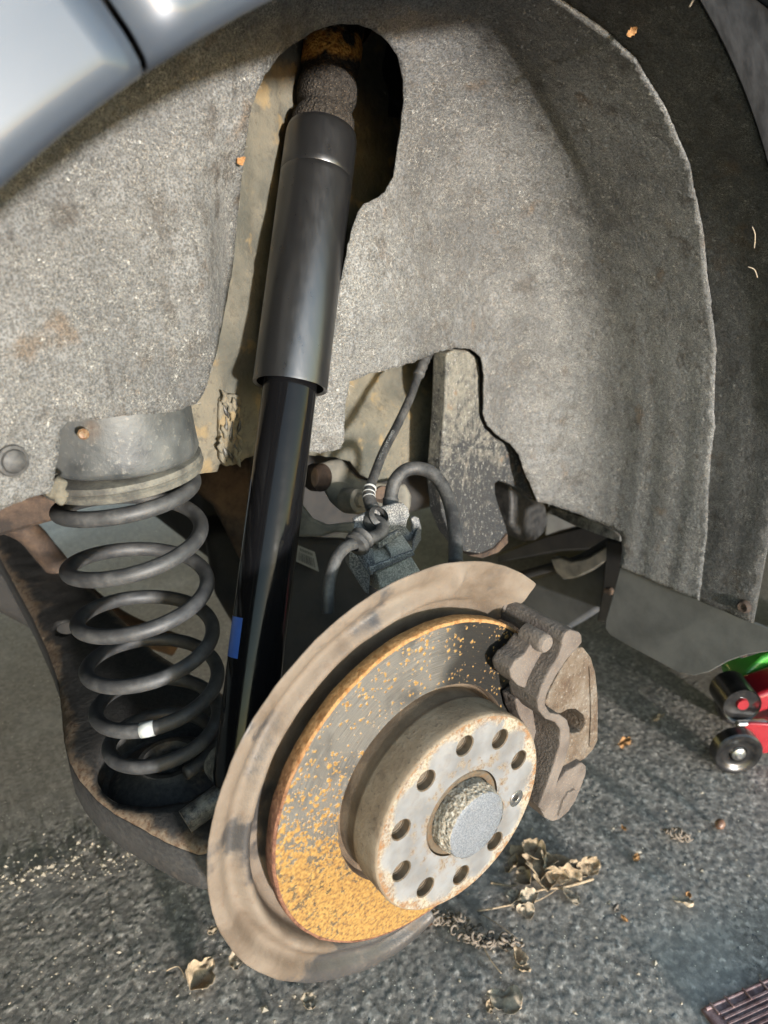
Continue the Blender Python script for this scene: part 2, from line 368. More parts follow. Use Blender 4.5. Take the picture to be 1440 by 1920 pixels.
def mat_sleeve():
    t = NT('satin_black_sleeve'); st = t.noise(60, 4, 0.6, t.map((3, 3, 0.08))); dz = t.sep()[2]
    spk = t.voro(260, out='Distance'); pits = t.step(spk, 0.13, 0.08)
    d = t.math('MULTIPLY', t.step(t.math('ADD', t.noise(60, 6, 0.7), t.math('MULTIPLY', t.step(dz, 0.30, 0.255), 0.16)), 0.6, 0.85), 0.5)
    c = t.mix(d, (0.17, 0.17, 0.175), (0.16, 0.15, 0.135)); c = t.mix(t.math('MULTIPLY', pits, t.step(t.noise(25, 2), 0.55, 0.6)), c, (0.16, 0.14, 0.11))
    return t.done(c, t.ramp(st, (0.3, 0.27), (0.7, 0.37)), t.math('SUBTRACT', 0.9, d), t.bump(t.math('ADD', st, t.math('MULTIPLY', pits, -0.6)), 0.15, 0.0004), spec=0.6)
def mat_bellows():
    t = NT('grimy_foam'); a = t.noise(300, 4, 0.7); sp = t.voro(420); z = t.sep()[2]
    c = t.ramp(a, (0.35, (0.014, 0.012, 0.01)), (0.6, (0.04, 0.034, 0.028)))
    c = t.mix(t.step(sp, 0.2, 0.1), c, (0.13, 0.105, 0.075))
    k = t.math('MULTIPLY', t.step(t.math('ADD', z, t.math('MULTIPLY', a, 0.008)), B0-0.003, B0+0.004), t.step(t.math('ADD', z, t.math('MULTIPLY', a, 0.01)), B1+0.006, B1-0.003))
    c = t.mix(t.math('MULTIPLY', k, t.step(t.noise(60, 4), 0.38, 0.55)), c, t.ramp(a, (0.35, (0.4, 0.13, 0.02)), (0.6, (0.75, 0.36, 0.08))))
    return t.done(c, 0.95, 0, t.bump(t.math('SUBTRACT', a, sp), 1.0, 0.0016), spec=0.15, tone=1.0)
def mat_spring():
    t = NT('dusty_black_coating'); a = t.noise(70, 5, 0.65); b = t.noise(500, 3, 0.7)
    f = t.math('ADD', t.math('MULTIPLY', t.step(t.math('ADD', a, t.math('MULTIPLY', b, 0.25)), 0.5, 0.95), 0.55), 0.12)
    c = t.mix(f, (0.03, 0.031, 0.034), (0.2, 0.195, 0.185))
    return t.done(c, t.mix(f, (0.5,)*3, (0.8,)*3), 0, t.bump(b, 0.25, 0.0005))
def mat_arm():
    t = NT('rusty_painted_arm'); a = t.noise(28, 5, 0.62); b = t.noise(240, 4, 0.7)
    c = t.ramp(b, (0.35, (0.035, 0.034, 0.033)), (0.65, (0.085, 0.078, 0.07)))
    edge = t.attr('rim')
    f = t.math('MULTIPLY', t.step(t.math('ADD', a, t.math('MULTIPLY', edge, 0.42)), 0.62, 0.84), 0.95)
    c = t.mix(f, c, t.ramp(b, (0.35, (0.14, 0.07, 0.035)), (0.5, (0.28, 0.2, 0.13)), (0.68, (0.34, 0.275, 0.2))))
    return t.done(c, 0.75, 0, t.bump(b, 0.6, 0.0012))
def _attr(s, name):
    m = s.n('Attribute', attribute_name=name); return m.outputs['Fac']
NT.attr = _attr
def mat_corroded():
    t = NT('flaking_black_bracket'); a = t.noise(48, 8, 0.75); b = t.noise(170, 6, 0.8); f = t.noise(900, 2)
    zz = t.sep()[2]
    v = t.math('ADD', t.math('ADD', t.math('MULTIPLY', a, 0.55), t.math('MULTIPLY', b, 0.45)), t.math('MULTIPLY', zz, 0.8))
    c = t.ramp(v, (0.47, (0.03, 0.032, 0.034)), (0.53, (0.17, 0.16, 0.135)), (0.62, (0.3, 0.28, 0.225)))
    c = t.mix(t.step(t.noise(330, 4, 0.7), 0.6, 0.64), c, (0.5, 0.48, 0.43)); c = t.mix(t.step(t.noise(24, 4), 0.62, 0.7), c, (0.25, 0.15, 0.08))
    c = t.mix(t.math('MULTIPLY', t.step(f, 0.55, 0.65), 0.5), c, (0.07, 0.065, 0.06))
    return t.done(c, 0.75, 0, t.bump(t.math('ADD', b, t.math('MULTIPLY', f, 0.4)), 0.9, 0.0016))
def mat_plain(name, col, rough=0.6, metal=0, var=0.35, scale=60, dust=0.0, dustcol=(0.25, 0.23, 0.2), bump=0.3, spec=None, coat=0):
    t = NT(name); a = t.noise(scale, 5, 0.65); b = t.noise(scale*9, 3, 0.7)
    c = t.ramp(a, (0.35, tuple(q*(1-var) for q in col)), (0.65, tuple(min(1, q*(1+var)) for q in col)))
    if dust:
        f = t.math('MULTIPLY', t.step(t.math('ADD', a, t.math('MULTIPLY', b, 0.4)), 0.55, 0.95), dust); c = t.mix(f, c, dustcol)
    return t.done(c, rough, metal, t.bump(b, bump, 0.0007), spec=spec, coat=coat)
def mat_seat():
    t = NT('grey_primed_steel'); a = t.noise(18, 4, 0.6); b = t.noise(300, 4, 0.7); 
    c = t.ramp(a, (0.36, (0.055, 0.06, 0.062)), (0.52, (0.15, 0.155, 0.15)), (0.66, (0.22, 0.215, 0.195)))
    c = t.mix(t.math('MULTIPLY', t.step(b, 0.55, 0.7), 0.6), c, (0.3, 0.285, 0.25))
    p = t.n('VectorMath', operation='DISTANCE'); t.L(t.co, p.inputs[0]); q = on_y(152, 815, 0.186)-Vector((-0.121, 0.24, 0.5)); p.inputs[1].default_value = q
    d = t.math('ADD', p.outputs['Value'], t.math('MULTIPLY', a, 0.018)); rf = t.step(d, 0.026, 0.014)
    c = t.mix(rf, c, t.ramp(b, (0.35, (0.22, 0.09, 0.03)), (0.65, (0.4, 0.3, 0.18))))
    return t.done(c, 0.55, 0.1, t.bump(b, 0.5, 0.0008))
def mat_tarmac():
    t = NT('worn_tarmac'); s = t.attr('stone'); a = t.noise(5, 4); b = t.noise(900, 3, 0.7); v = t.voro(210, out='Color')
    c = t.ramp(s, (0.1, (0.048, 0.042, 0.036)), (0.5, (0.082, 0.073, 0.063)), (0.8, (0.118, 0.105, 0.091)), (1.0, (0.23, 0.205, 0.178)))
    c = t.mix(t.step(t.attr('pit'), 0.45, 0.75), c, (0.03, 0.03, 0.031))
    c = t.mix(0.5, c, t.mix(1.0, c, t.ramp(t.sep(v)[0], (0.0, 0.45), (1.0, 1.6)), 'MULTIPLY'))
    c = t.mix(t.math('MULTIPLY', t.step(a, 0.5, 0.68), 0.35), c, (0.13, 0.125, 0.115))
    c = t.mix(t.math('MULTIPLY', t.step(b, 0.56, 0.72), 0.6), c, (0.2, 0.195, 0.19)); c = t.mix(t.step(t.voro(120), 0.09, 0.04), c, (0.42, 0.38, 0.3))
    c = t.mix(t.math('MULTIPLY', t.step(t.noise(45, 5, 0.7), 0.5, 0.62), 0.5), c, (0.055, 0.051, 0.047))
    return t.done(c, t.ramp(b, (0.3, 0.62), (0.7, 0.9)), 0, t.bump(t.math('ADD', b, t.noise(260, 3)), 0.45, 0.0008), tone=2.5, spec=0.3)
def mat_leaf(name, col):
    t = NT(name); a = t.noise(120, 4, 0.6); b = t.noise(900, 2)
    c = t.ramp(a, (0.35, tuple(q*0.65 for q in col)), (0.55, col), (0.72, tuple(min(1, q*1.25) for q in col)))
    c = t.mix(t.lines(160, 0.02, dist=0.3), c, tuple(q*0.6 for q in col))
    return t.done(c, 0.9, 0, t.bump(a, 0.8, 0.0012), spec=0.12, tone=0.8)
def mat_paint():
    t = NT('silver_blue_paint')
    a = t.noise(4000, 1)
    return t.done(t.ramp(a, (0.3, (0.42, 0.5, 0.64)), (0.7, (0.48, 0.58, 0.76))), 0.42, 0.15, coat=0.35, tone=0.1)
F_ = mat_felt(); FDIM = mat_felt('shaded_felt', 0.45); FIB = mat_fibre(); TAN = mat_tan(); DST = mat_dusty_steel(); ROT = mat_rotor_face(); RIM = mat_rust_rim(); HAT = mat_hat()  # second felt: same felt in a darker tone, shade put into its colour
HUBF = mat_hub_face(); CAP = mat_cap(); CRUST = mat_crust(); SPIG = mat_spigot(); CAST = mat_cast(); RCAST = mat_rusty_cast()
GLOSS = mat_gloss_black(); SLV = mat_sleeve(); SPR = mat_spring(); ARM = mat_arm(); COR = mat_corroded(); SEAT = mat_seat()
TAR = mat_tarmac(); PAINT = mat_paint()
RUB = mat_plain('dusty_rubber', (0.035, 0.035, 0.036), 0.62, 0, 0.3, 70, 0.6, (0.19, 0.18, 0.165))
PAD = mat_plain('dusty_rubber_pad', (0.11, 0.105, 0.09), 0.8, 0, 0.3, 60, 0.7, (0.3, 0.28, 0.22))
PLA = mat_plain('black_plastic', (0.022, 0.023, 0.025), 0.5, 0, 0.3, 90, 0.9, (0.36, 0.34, 0.29))
GPL = mat_plain('grey_underbody_plastic', (0.11, 0.115, 0.125), 0.55, 0, 0.25, 25, 0.4, (0.12, 0.12, 0.115))
FLAP = mat_plain('grey_flap_rubber', (0.15, 0.15, 0.14), 0.7, 0, 0.22, 22, 0.35, (0.2, 0.195, 0.18))
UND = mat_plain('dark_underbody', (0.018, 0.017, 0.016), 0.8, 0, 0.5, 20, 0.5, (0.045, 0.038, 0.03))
RSUB = mat_plain('rusty_subframe', (0.06, 0.035, 0.022), 0.85, 0, 0.6, 25, 0.6, (0.2, 0.13, 0.08), 0.6)
ALLOY = mat_plain('grimy_alloy', (0.2, 0.185, 0.15), 0.75, 0.1, 0.4, 40, 0.5, (0.26, 0.22, 0.16), 0.6)
STEELB = mat_plain('bright_zinc', (0.6, 0.6, 0.58), 0.32, 0.9, 0.15, 90, 0.2)
RED = mat_plain('red_enamel', (0.42, 0.012, 0.022), 0.35, 0, 0.2, 70, 0.3, (0.06, 0.03, 0.03), coat=0.4, bump=0.05)
GRN = mat_plain('green_enamel', (0.07, 0.42, 0.05), 0.35, 0, 0.1, 30, 0.0, coat=0.5, bump=0.05)
WHT = mat_plain('white_paint_mark', (0.72, 0.74, 0.7), 0.6, 0, 0.08, 80)
BLU = mat_plain('blue_sticker', (0.06, 0.16, 0.6), 0.35, 0, 0.1, 80, bump=0.02)
BLKP = mat_plain('black_wheel_plastic', (0.008, 0.008, 0.009), 0.28, 0, 0.2, 60, 0.12, bump=0.05)
ACORN = mat_plain('acorn_brown', (0.22, 0.105, 0.06), 0.45, 0, 0.3, 120, 0.2)
SEAL = mat_plain('black_sealant', (0.03, 0.033, 0.038), 0.5, 0, 0.3, 90, 0.7, (0.3, 0.26, 0.18))
L1 = mat_leaf('straw_leaf', (0.36, 0.275, 0.185)); L2 = mat_leaf('pale_tan_leaf', (0.38, 0.31, 0.23)); L3 = mat_leaf('grey_brown_leaf', (0.2, 0.165, 0.135)); L4 = mat_leaf('orange_brown_leaf', (0.4, 0.21, 0.09))
TEXT = NT('grey_print').done((0.5, 0.5, 0.48), 0.7)
PAPER = NT('grimy_paper').done((0.33, 0.32, 0.28), 0.7); INK = NT('label_ink').done((0.05, 0.05, 0.05), 0.7)

# ------------------------------------------------------------------ ground: one sheet to the horizon, stones raised near the wheel
def build_ground():
    def lines_(lo, hi, st, far):
        a = list(np.arange(lo, hi, st)); g = st; x = hi; out = []
        while x < far: out.append(x); g *= 1.35; x += g
        g = st; x = lo-st; neg = []
        while x > -far: neg.append(x); g *= 1.35; x -= g
        return np.array(sorted(neg+a+out+[far, -far]))
    X = lines_(-0.42, 0.72, 0.0019, 900); Y = lines_(-0.36, 0.56, 0.0019, 900)
    gx, gy = np.meshgrid(X, Y)
    rs = np.random.RandomState(3)
    def cells(c, amp):
        H = 256; ox = rs.rand(H, H); oy = rs.rand(H, H); hh = rs.rand(H, H); sz = 0.55+0.45*rs.rand(H, H)
        ix = np.floor(gx/c).astype(np.int64); iy = np.floor(gy/c).astype(np.int64)
        best = np.full(gx.shape, 9.0); h = np.zeros(gx.shape); second = np.full(gx.shape, 9.0)
        for dx in (-1, 0, 1):
            for dy in (-1, 0, 1):
                a = (ix+dx) % H; b = (iy+dy) % H
                d = np.hypot((ix+dx+ox[a, b])-gx/c, (iy+dy+oy[a, b])-gy/c)/sz[a, b]
                m = d < best; second = np.where(m, best, np.minimum(second, d)); h = np.where(m, hh[a, b], h); best = np.where(m, d, best)
        return best, second-best, h
    b1, e1, h1 = cells(0.0054, 1); b2, e2, h2 = cells(0.0031, 1)
    near = np.exp(-np.maximum(0, np.abs(gx-0.15)-0.55)*8)*np.exp(-np.maximum(0, np.abs(gy-0.1)-0.44)*8)
    dome = np.clip(1-b1*b1*0.95, 0, 1); flat = np.minimum(dome*1.6, 1.0)
    big = np.where(h1 > 0.35, 1.0, 0.25)
    z = (flat*big*(0.0001+0.00035*h1)+np.clip(1-b2*b2, 0, 1)*(0.0001+0.0002*h2))*near-0.0012
    n = len(X); m = len(Y)
    me = bpy.data.meshes.new('tarmac_ground')
    V = np.stack([gx, gy, z], -1).reshape(-1, 3)
    i = np.arange(n*m).reshape(m, n); Q = np.stack([i[:-1, :-1], i[:-1, 1:], i[1:, 1:], i[1:, :-1]], -1).reshape(-1, 4)
    me.vertices.add(len(V)); me.vertices.foreach_set('co', V.ravel())
    me.loops.add(Q.size); me.loops.foreach_set('vertex_index', Q.ravel().astype(np.int32))
    me.polygons.add(len(Q)); me.polygons.foreach_set('loop_start', np.arange(0, Q.size, 4, dtype=np.int32)); me.polygons.foreach_set('loop_total', np.full(len(Q), 4, dtype=np.int32))
    me.update(calc_edges=True); me.validate()
    a = me.attributes.new('stone', 'FLOAT', 'POINT'); a.data.foreach_set('value', ((h1*0.7+h2*0.3)*near+0.25*(1-near)).ravel().astype(np.float32))
    a = me.attributes.new('pit', 'FLOAT', 'POINT'); a.data.foreach_set('value', (np.clip(1-flat, 0, 1)*np.clip(b2, 0, 1)*near).ravel().astype(np.float32))
    me.shade_smooth(); me.materials.append(TAR)
    o = bpy.data.objects.new('tarmac_ground', me); link(o); tag(o, 'worn dark grey tarmac under the raised car', kind='structure')
build_ground()

# ------------------------------------------------------------------ wheel arch: liner of grey felt
RA, RF, ZC, ST = 0.40, 0.085, 0.43, 1.10
R1 = RA-RF; RQ = R1+RF*math.pi/2; RM = RQ+0.20; YEND = 0.012
def yw(x, z):
    y = 0.2+0.25*x
    y += 0.005*noise.noise(Vector((x*11, 3.3, z*11)))+0.0016*noise.noise(Vector((x*40, 1.3, z*40)))
    sm = lambda q: min(1, max(0, q))**2*(3-2*min(1, max(0, q)))
    y += 0.034*sm((0.105-x)/0.085)*sm((x+0.075)/0.05)*sm((0.78-z)/0.08)
    return y
def arch_polar(x, z):
    zz = (z-ZC)/ST if z > ZC else 0.0
    r = math.hypot(x, zz)
    return r, (x/r, zz/r) if r > 1e-6 else (1, 0)
def wall_limit(p):
    r, d = arch_polar(p.x, p.z)
    if r >= RA: return -9
    xx = d[0]*min(r, R1); zz = ZC+d[1]*min(r, R1)*ST if p.z > ZC else p.z
    y = yw(xx, zz)
    return y if r < R1 else y-RF+math.sqrt(max(0, RF*RF-(r-R1)**2))
def hit_liner(px, py):
    d = ray(px, py); t = 0.25; prev = t
    while t < 1.6:
        p = CAM+d*t
        if p.y > -0.25 and p.y >= wall_limit(p): break
        prev = t; t += 0.006
    for _ in range(18):
        mid = (prev+t)/2; p = CAM+d*mid
        if p.y >= wall_limit(p): t = mid
        else: prev = mid
    return CAM+d*t
def to_param(p):
    r, d = arch_polar(p.x, p.z)
    if r <= R1: rp = r
    else:
        xx = d[0]*R1; zz = ZC+d[1]*R1*ST if p.z > ZC else p.z
        dy = yw(xx, zz)-p.y
        if dy < RF*0.97 and r < RA-0.002: rp = R1+RF*math.asin(min(1, (r-R1)/RF))
        else: rp = RQ+(RM-RQ)*max(0, dy-RF)/(yw(xx, zz)-RF-YEND)
    if p.z > ZC: return Vector((d[0]*rp, ZC+d[1]*rp))
    return Vector((math.copysign(rp, p.x), p.z))
def from_param(q, off=0.0):
    X, Z = q.x, q.y
    if Z > ZC: v = Vector((X, Z-ZC)); rp = v.length; d = (X/rp, (Z-ZC)/rp) if rp > 1e-6 else (1, 0); zf = lambda r: ZC+d[1]*r*ST
    else: rp = abs(X); d = (math.copysign(1, X), 0); zf = lambda r: Z
    rc = min(rp, R1); y0 = yw(d[0]*rc, zf(rc))
    if rp <= R1: return Vector((X, y0-off, zf(rp)))
    if rp <= RQ:
        a = (rp-R1)/RF; r = R1+(RF-off)*math.sin(a); return Vector((d[0]*r, y0-RF+(RF-off)*math.cos(a), zf(r)))
    s = (rp-RQ)/(RM-RQ)*(y0-RF-YEND); y = y0-RF-s
    ang = math.degrees(math.atan2(d[1], d[0]))
    cor = 0.0005*math.sin(y*2*math.pi/0.034+1.5*noise.noise(Vector((y*30, Z*3, 1))))*min(1, max(0, (30-ang)/25)) if d[0] > 0 else 0
    und = 0.0012*noise.noise(Vector((y*9, ang*0.06, Z*6)))
    r = RA+cor+und-off
    return Vector((d[0]*r, y, zf(r)))
cut = [(-40, 985), (0, 955), (50, 935), (92, 922), (99, 905), (106, 870), (113, 805), (125, 791), (250, 778), (330, 770), (365, 757), (382, 735), (395, 690), (410, 630), (424, 560),
       (435, 500), (443, 430), (450, 350), (456, 290), (463, 235), (472, 195), (490, 150), (520, 107), (545, 84), (580, 62), (610, 50), (640, 43), (672, 45), (700, 56), (725, 76), (745, 106), (755, 150),
       (757, 190), (751, 240), (744, 290), (738, 330), (722, 360), (700, 375), (683, 383), (671, 398), (660, 430), (650, 470), (638, 530), (600, 620), (582, 720), (572, 800), (570, 845),
       (600, 849), (638, 842), (644, 825), (647, 760), (655, 715), (692, 700), (740, 689), (780, 676), (815, 661), (850, 652), (883, 654), (902, 670), (907, 700), (906, 778), (914, 798), (932, 816),
       (957, 832), (973, 853), (985, 889), (1002, 928), (1008, 940), (1030, 945), (1060, 955), (1110, 974), (1150, 991), (1165, 1004), (1168, 1030), (1163, 1062)]
cutp = [to_param(hit_liner(*q)) for q in cut]
lowp = [to_param(hit_liner(*q)) for q in [(1250, 1100), (1350, 1143), (1440, 1180)]]
outer = cutp+lowp+[Vector((RM, lowp[-1].y)), Vector((RM, ZC))]
outer += [Vector((RM*math.cos(a), ZC+RM*math.sin(a))) for a in np.linspace(0.06, math.pi-0.35, 40)]
outer += [Vector((-R1-0.02, 0.62)), Vector((-0.3, 0.47))]
crs = [to_param(hit_liner(*q)) for q in [(1312, 1126), (1326, 1000), (1340, 800), (1342, 650), (1332, 560), (1318, 440), (1292, 310), (1245, 200), (1190, 110), (1130, 55), (1050, 0), (950, -60)]]
lowp = [p for p in lowp if p.x < crs[0].x]
outer = cutp+lowp+crs
rl = (crs[-1]-Vector((0, ZC))).length; al = math.atan2(crs[-1].y-ZC, crs[-1].x)
outer += [Vector((rl*math.cos(a), ZC+rl*math.sin(a))) for a in np.linspace(al+0.05, math.pi-0.35, 30)]
outer += [Vector((-R1-0.02, 0.62)), Vector((-0.3, 0.47))]
op = resample([tuple(p) for p in outer], 0.0035, 0.0011)
V2, FC = fill_sheet(op, 0.006)
liner = thing('wheel_arch_liner', 'grey dusty felt liner lining the whole inside of the wheel arch', 'liner', (0, 0.1, 0.5))
mb = MB(); mb.add([from_param(v) for v in V2], FC)
shell = mb.obj('felt_shell', F_, liner, auto=0, recalc=True); m = shell.modifiers.new('s', 'SOLIDIFY'); m.thickness = 0.0018; m.offset = 0
def pull(p):
    c = Vector((0, max(ZC, p.y) if p.y < ZC else ZC)); c = Vector((0, p.y)) if p.y < ZC else Vector((0, ZC)); return p-(p-c).normalized()*0.012
zb = to_param(hit_liner(1440, 1180)).y
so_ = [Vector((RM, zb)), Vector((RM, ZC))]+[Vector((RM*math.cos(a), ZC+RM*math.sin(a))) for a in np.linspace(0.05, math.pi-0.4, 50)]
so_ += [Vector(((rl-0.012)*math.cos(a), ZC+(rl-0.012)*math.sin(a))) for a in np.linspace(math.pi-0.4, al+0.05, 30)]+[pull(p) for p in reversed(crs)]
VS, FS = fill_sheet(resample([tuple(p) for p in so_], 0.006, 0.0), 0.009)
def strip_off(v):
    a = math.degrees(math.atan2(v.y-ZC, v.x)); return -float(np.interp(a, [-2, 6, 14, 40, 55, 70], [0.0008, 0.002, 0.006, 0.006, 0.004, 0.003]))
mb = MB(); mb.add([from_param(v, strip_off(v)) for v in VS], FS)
st_ = mb.obj('outer_strip', FDIM, liner, auto=0); m = st_.modifiers.new('s', 'SOLIDIFY'); m.thickness = 0.003; m.offset = 0  # light falloff towards the outer edge painted as darker felt
# loose fibres standing off the felt
mb = MB(); cnt = 0; cp = [(p.x, p.y) for p in op]
while cnt < 8000:
    f = random.choice(FC); a, b, c = [V2[i] for i in f]
    u, v = random.random(), random.random()
    if u+v > 1: u, v = 1-u, 1-v
    q = a+(b-a)*u+(c-a)*v; ang = random.gauss(0.3, 0.9); L = random.uniform(0.0012, 0.005); wd = random.uniform(0.00005, 0.00012); k = random.uniform(-2.2, 2.2); vs_ = []
    for i in range(4):
        s = i/3; d = Vector((math.cos(ang), math.sin(ang))); nn = Vector((-d.y, d.x))
        vs_ += [from_param(q+nn*wd, 0.0022+0.0009*math.sin(s*3)), from_param(q-nn*wd, 0.0022+0.0009*math.sin(s*3))]
        q = q+d*L/3; ang += k/3
    mb.add(vs_, [(0, 1, 3, 2), (2, 3, 5, 4), (4, 5, 7, 6)]); cnt += 1
o = mb.obj('loose_fibre', FIB, liner, auto=0, recalc=False); o['kind'] = 'stuff'
# push clip and screw
p = hit_liner(22, 862); clip = MB(); clip.lathe([(0, 0.0045), (0.004, 0.0043), (0.0062, 0.003), (0.0068, 0.0012), (0.0085, 0.001), (0.009, -0.001), (0.0038, -0.002)], p-Vector((0, 0.003, 0)), (0.2, -1, 0.05), 28)
clip.obj('push_clip', RUB, liner)
p = hit_liner(1397, 1136); sc = MB(); sc.lathe([(0, 0.001), (0.002, 0.001), (0.0025, 0.003), (0.005, 0.0035), (0.0066, 0.001), (0.0072, -0.002)], p+Vector((-0.002, 0, 0)), (-1, 0, 0), 24)
sc.obj('rusty_screw', RSUB, liner)

# ------------------------------------------------------------------ body behind the liner
body = thing('car_inner_wing', 'tan dirt-caked steel body panel seen through the gaps in the liner', 'body panel', (0, 0.26, 0.6))
bo = [(-60, 560), (-40, 560), (60, 780), (260, 905), (365, 893), (412, 887), (416, 874), (432, 868), (452, 870), (462, 862), (520, 846), (585, 848), (615, 852), (640, 858), (660, 884), (690, 897), (735, 893), (770, 880), (800, 876), (812, 876), (814, 760), (812, 640)]
bpts = [on_wall(x, y, 0.085) for x, y in bo]
poly = [(p.x, p.z) for p in bpts]+[(bpts[-1].x, 0.92), (-0.34, 0.92), (-0.34, bpts[0].z)]
V3, F3 = fill_sheet(resample(poly, 0.006, 0.0008), 0.008)
def ywing(x, z):
    y = 0.285+0.25*x+0.0016*fbm(Vector((x, 0.5, z)), 60)+0.003*fbm(Vector((x, 2.5, z)), 14)
    y += 0.012*math.tanh((z-0.60)/0.006)*-0.4*(1 if x < 0.02 else 0)
    if x > 0.06: y += 0.02*math.tanh((z-0.53)/0.012)*0.5-0.004
    return y
mb = MB(); mb.add([(v.x, ywing(v.x, v.y), v.y) for v in V3], F3); mb.obj('wing_panel', TAN, body, auto=0, solid=0.002)
# lobed underseal drips along the seam beside the strut
random.seed(3)
lb = MB(); lb.prism([on_wall(x, y, 0.0825) for x, y in [(412, 748), (430, 738), (452, 742), (457, 790), (455, 840), (450, 868), (438, 873), (424, 874), (414, 862), (412, 800)]], (0, 0.008, 0))
lb.obj('sealant_pad', TAN, body, remesh=0.0012, relax=3, disp=0.003, dscale=0.006)
for (x, y, rr, hh) in [(425, 768, 4, 16), (440, 760, 4, 14), (448, 774, 3, 13), (422, 800, 5, 17), (436, 812, 4, 20), (447, 798, 4, 16), (420, 846, 5, 20), (432, 852, 4, 15), (444, 840, 4, 18)]:
    p = on_wall(x, y, 0.0815); k = 0.65/1387
    mb = MB(); mb.tube([p+Vector((0.002*math.sin(s*3+x), 0.0005, (0.5-s)*2*hh*k)) for s in np.linspace(0, 1, 11)], [max(0.0004, rr*k*math.sin(min(1, s*1.1)**1.8*math.pi*0.93)) for s in np.linspace(0.02, 1, 11)], 10)
    mb.obj('sealant_drip', SEAL, body, auto=0)
# ridged deposit round the drips
mb = MB()
for k_ in range(14):
    x = random.uniform(412, 452); y = random.uniform(740, 868); p = on_wall(x, y, 0.079)
    mb.tube([p+Vector((random.uniform(-.002, .002), 0, dz)) for dz in (-0.006, -0.003, 0, 0.003, 0.006)], [0.0006, 0.0018, 0.0022, 0.0018, 0.0006], 7)
o = mb.obj('dirt_ridge', TAN, body, auto=0); o['kind'] = 'stuff'

# ------------------------------------------------------------------ outer body of the car
car = thing('parked_car', 'pale silver-blue parked car with wheel arch edge and panel gap, blurred close up', 'car', (0, 0.016, 0.85))
LY = 0.016
lip = [on_y(x, y, LY) for x, y in [(0, 345), (60, 301), (130, 248), (200, 191), (262, 134), (330, 91), (420, 44), (520, -3), (1452, -4)]]
pts = np.array([(p.x, p.z) for p in lip+[lip[-1]]*12]); A = np.c_[2*pts, np.ones(len(pts))]; s_ = np.linalg.lstsq(A, (pts**2).sum(1), rcond=None)[0]
LCX, LCZ = s_[0], s_[1]; LR = math.sqrt(s_[2]+LCX**2+LCZ**2)
def lip_pt(a, dr, y):      # angle from +z towards -x; the apex of the arch stands a little higher than a true circle
    k = 1.0
    r = LR*k+dr
    return Vector((LCX-math.sin(a)*r, y, LCZ+math.cos(a)*r))
gap = on_y(268, 126, LY); AG = math.atan2(-(gap.x-LCX), gap.z-LCZ)
def side_panel(a0, a1, skew, rolled, name):
    prof = [(0.004, LY+0.016), (0.001, LY+0.012), (0, LY+0.004), (0.0008, LY), (0.004, LY-0.003), (0.010, LY-0.004)]+[(0.010+rolled, LY-0.004), (0.03, LY-0.001), (0.06, LY+0.001), (0.12, LY+0.002), (0.2, LY+0.004), (0.32, LY+0.01)]
    n = 60; mb = MB(); m_ = len(prof); vs_ = []
    for i in range(n+1):
        t_ = i/n; a = a0+(a1-a0)*t_
        for j, (dr, y) in enumerate(prof):
            aa = a
            if skew and t_ in (0, 1): aa = a
            aa = a+skew*(dr/0.3)*(1-t_ if skew > 0 else t_) if skew else a
            vs_.append(lip_pt(aa, dr, y))
    fs = [(i*m_+j, i*m_+j+1, (i+1)*m_+j+1, (i+1)*m_+j) for i in range(n) for j in range(m_-1)]
    mb.add(vs_, fs); return mb.obj(name, PAINT, car, auto=0, solid=0.0014, bevel=0)
# gap line runs from the lip up and back: leans towards +z
top = on_y(208, 0, LY); AT = math.atan2(-(top.x-LCX), top.z-LCZ); dTop = math.hypot(top.x-LCX, top.z-LCZ)-LR
SK = (AT-AG)/max(dTop, 0.02)*0.3
side_panel(AG-0.0025, -1.8, SK, 0.004, 'quarter_panel')
side_panel(AG+0.0025, 1.8, SK, 0.004, 'bumper_panel')
fl = MB(); FV = []
for ang in np.linspace(8, 150, 60):
    d = Vector((math.cos(R(ang)), math.sin(R(ang)))); p0 = from_param(Vector((d.x*RM, ZC+d.y*RM)), -0.001)
    lo_, hi_ = 0.2, 1.2
    for _ in range(40):
        m_ = (lo_+hi_)/2; q = Vector((d.x*m_-LCX, ZC+d.y*m_*ST-LCZ))
        if q.length < LR: lo_ = m_
        else: hi_ = m_
    FV += [Vector((p0.x, YEND-0.0035, p0.z)), Vector((d.x*lo_, LY+0.010, ZC+d.y*lo_*ST))]
fl.add(FV, [(2*i, 2*i+1, 2*i+3, 2*i+2) for i in range(59)]); fl.obj('arch_flange', mat_plain('black_trim', (0.03, 0.03, 0.031), 0.95, bump=0.1, spec=0.03), car, auto=0, solid=0.001)
# dark gasket in the gap and rest of the shell out of view
mb = MB(); mb.add([lip_pt(AG-0.02+SK*(dr/0.3), dr, LY+0.008) for dr in (0.003, 0.1, 0.3)]+[lip_pt(AG+0.02+SK*(dr/0.3), dr, LY+0.008) for dr in (0.003, 0.1, 0.3)], [(0, 1, 4, 3), (1, 2, 5, 4)])
mb.obj('gap_seal', UND, car, solid=0.002)
mb = MB(); mb.box((0.95, 0.8, 1.13), (3.9, 1.72, 0.03)); mb.box((0.95, 1.64, 0.66), (3.9, 0.03, 0.94)); mb.box((-0.98, 0.8, 0.69), (0.03, 1.66, 0.87)); mb.box((2.88, 0.8, 0.75), (0.03, 1.66, 0.75))
mb.box((1.62, -0.02, 0.7), (2.3, 0.03, 0.83)); mb.box((-0.72, -0.02, 0.66), (0.5, 0.03, 0.88))
mb.box((0, -0.014, 1.02), (1.0, 0.02, 0.2))
mb.obj('outer_shell', PAINT, car, smooth=False)
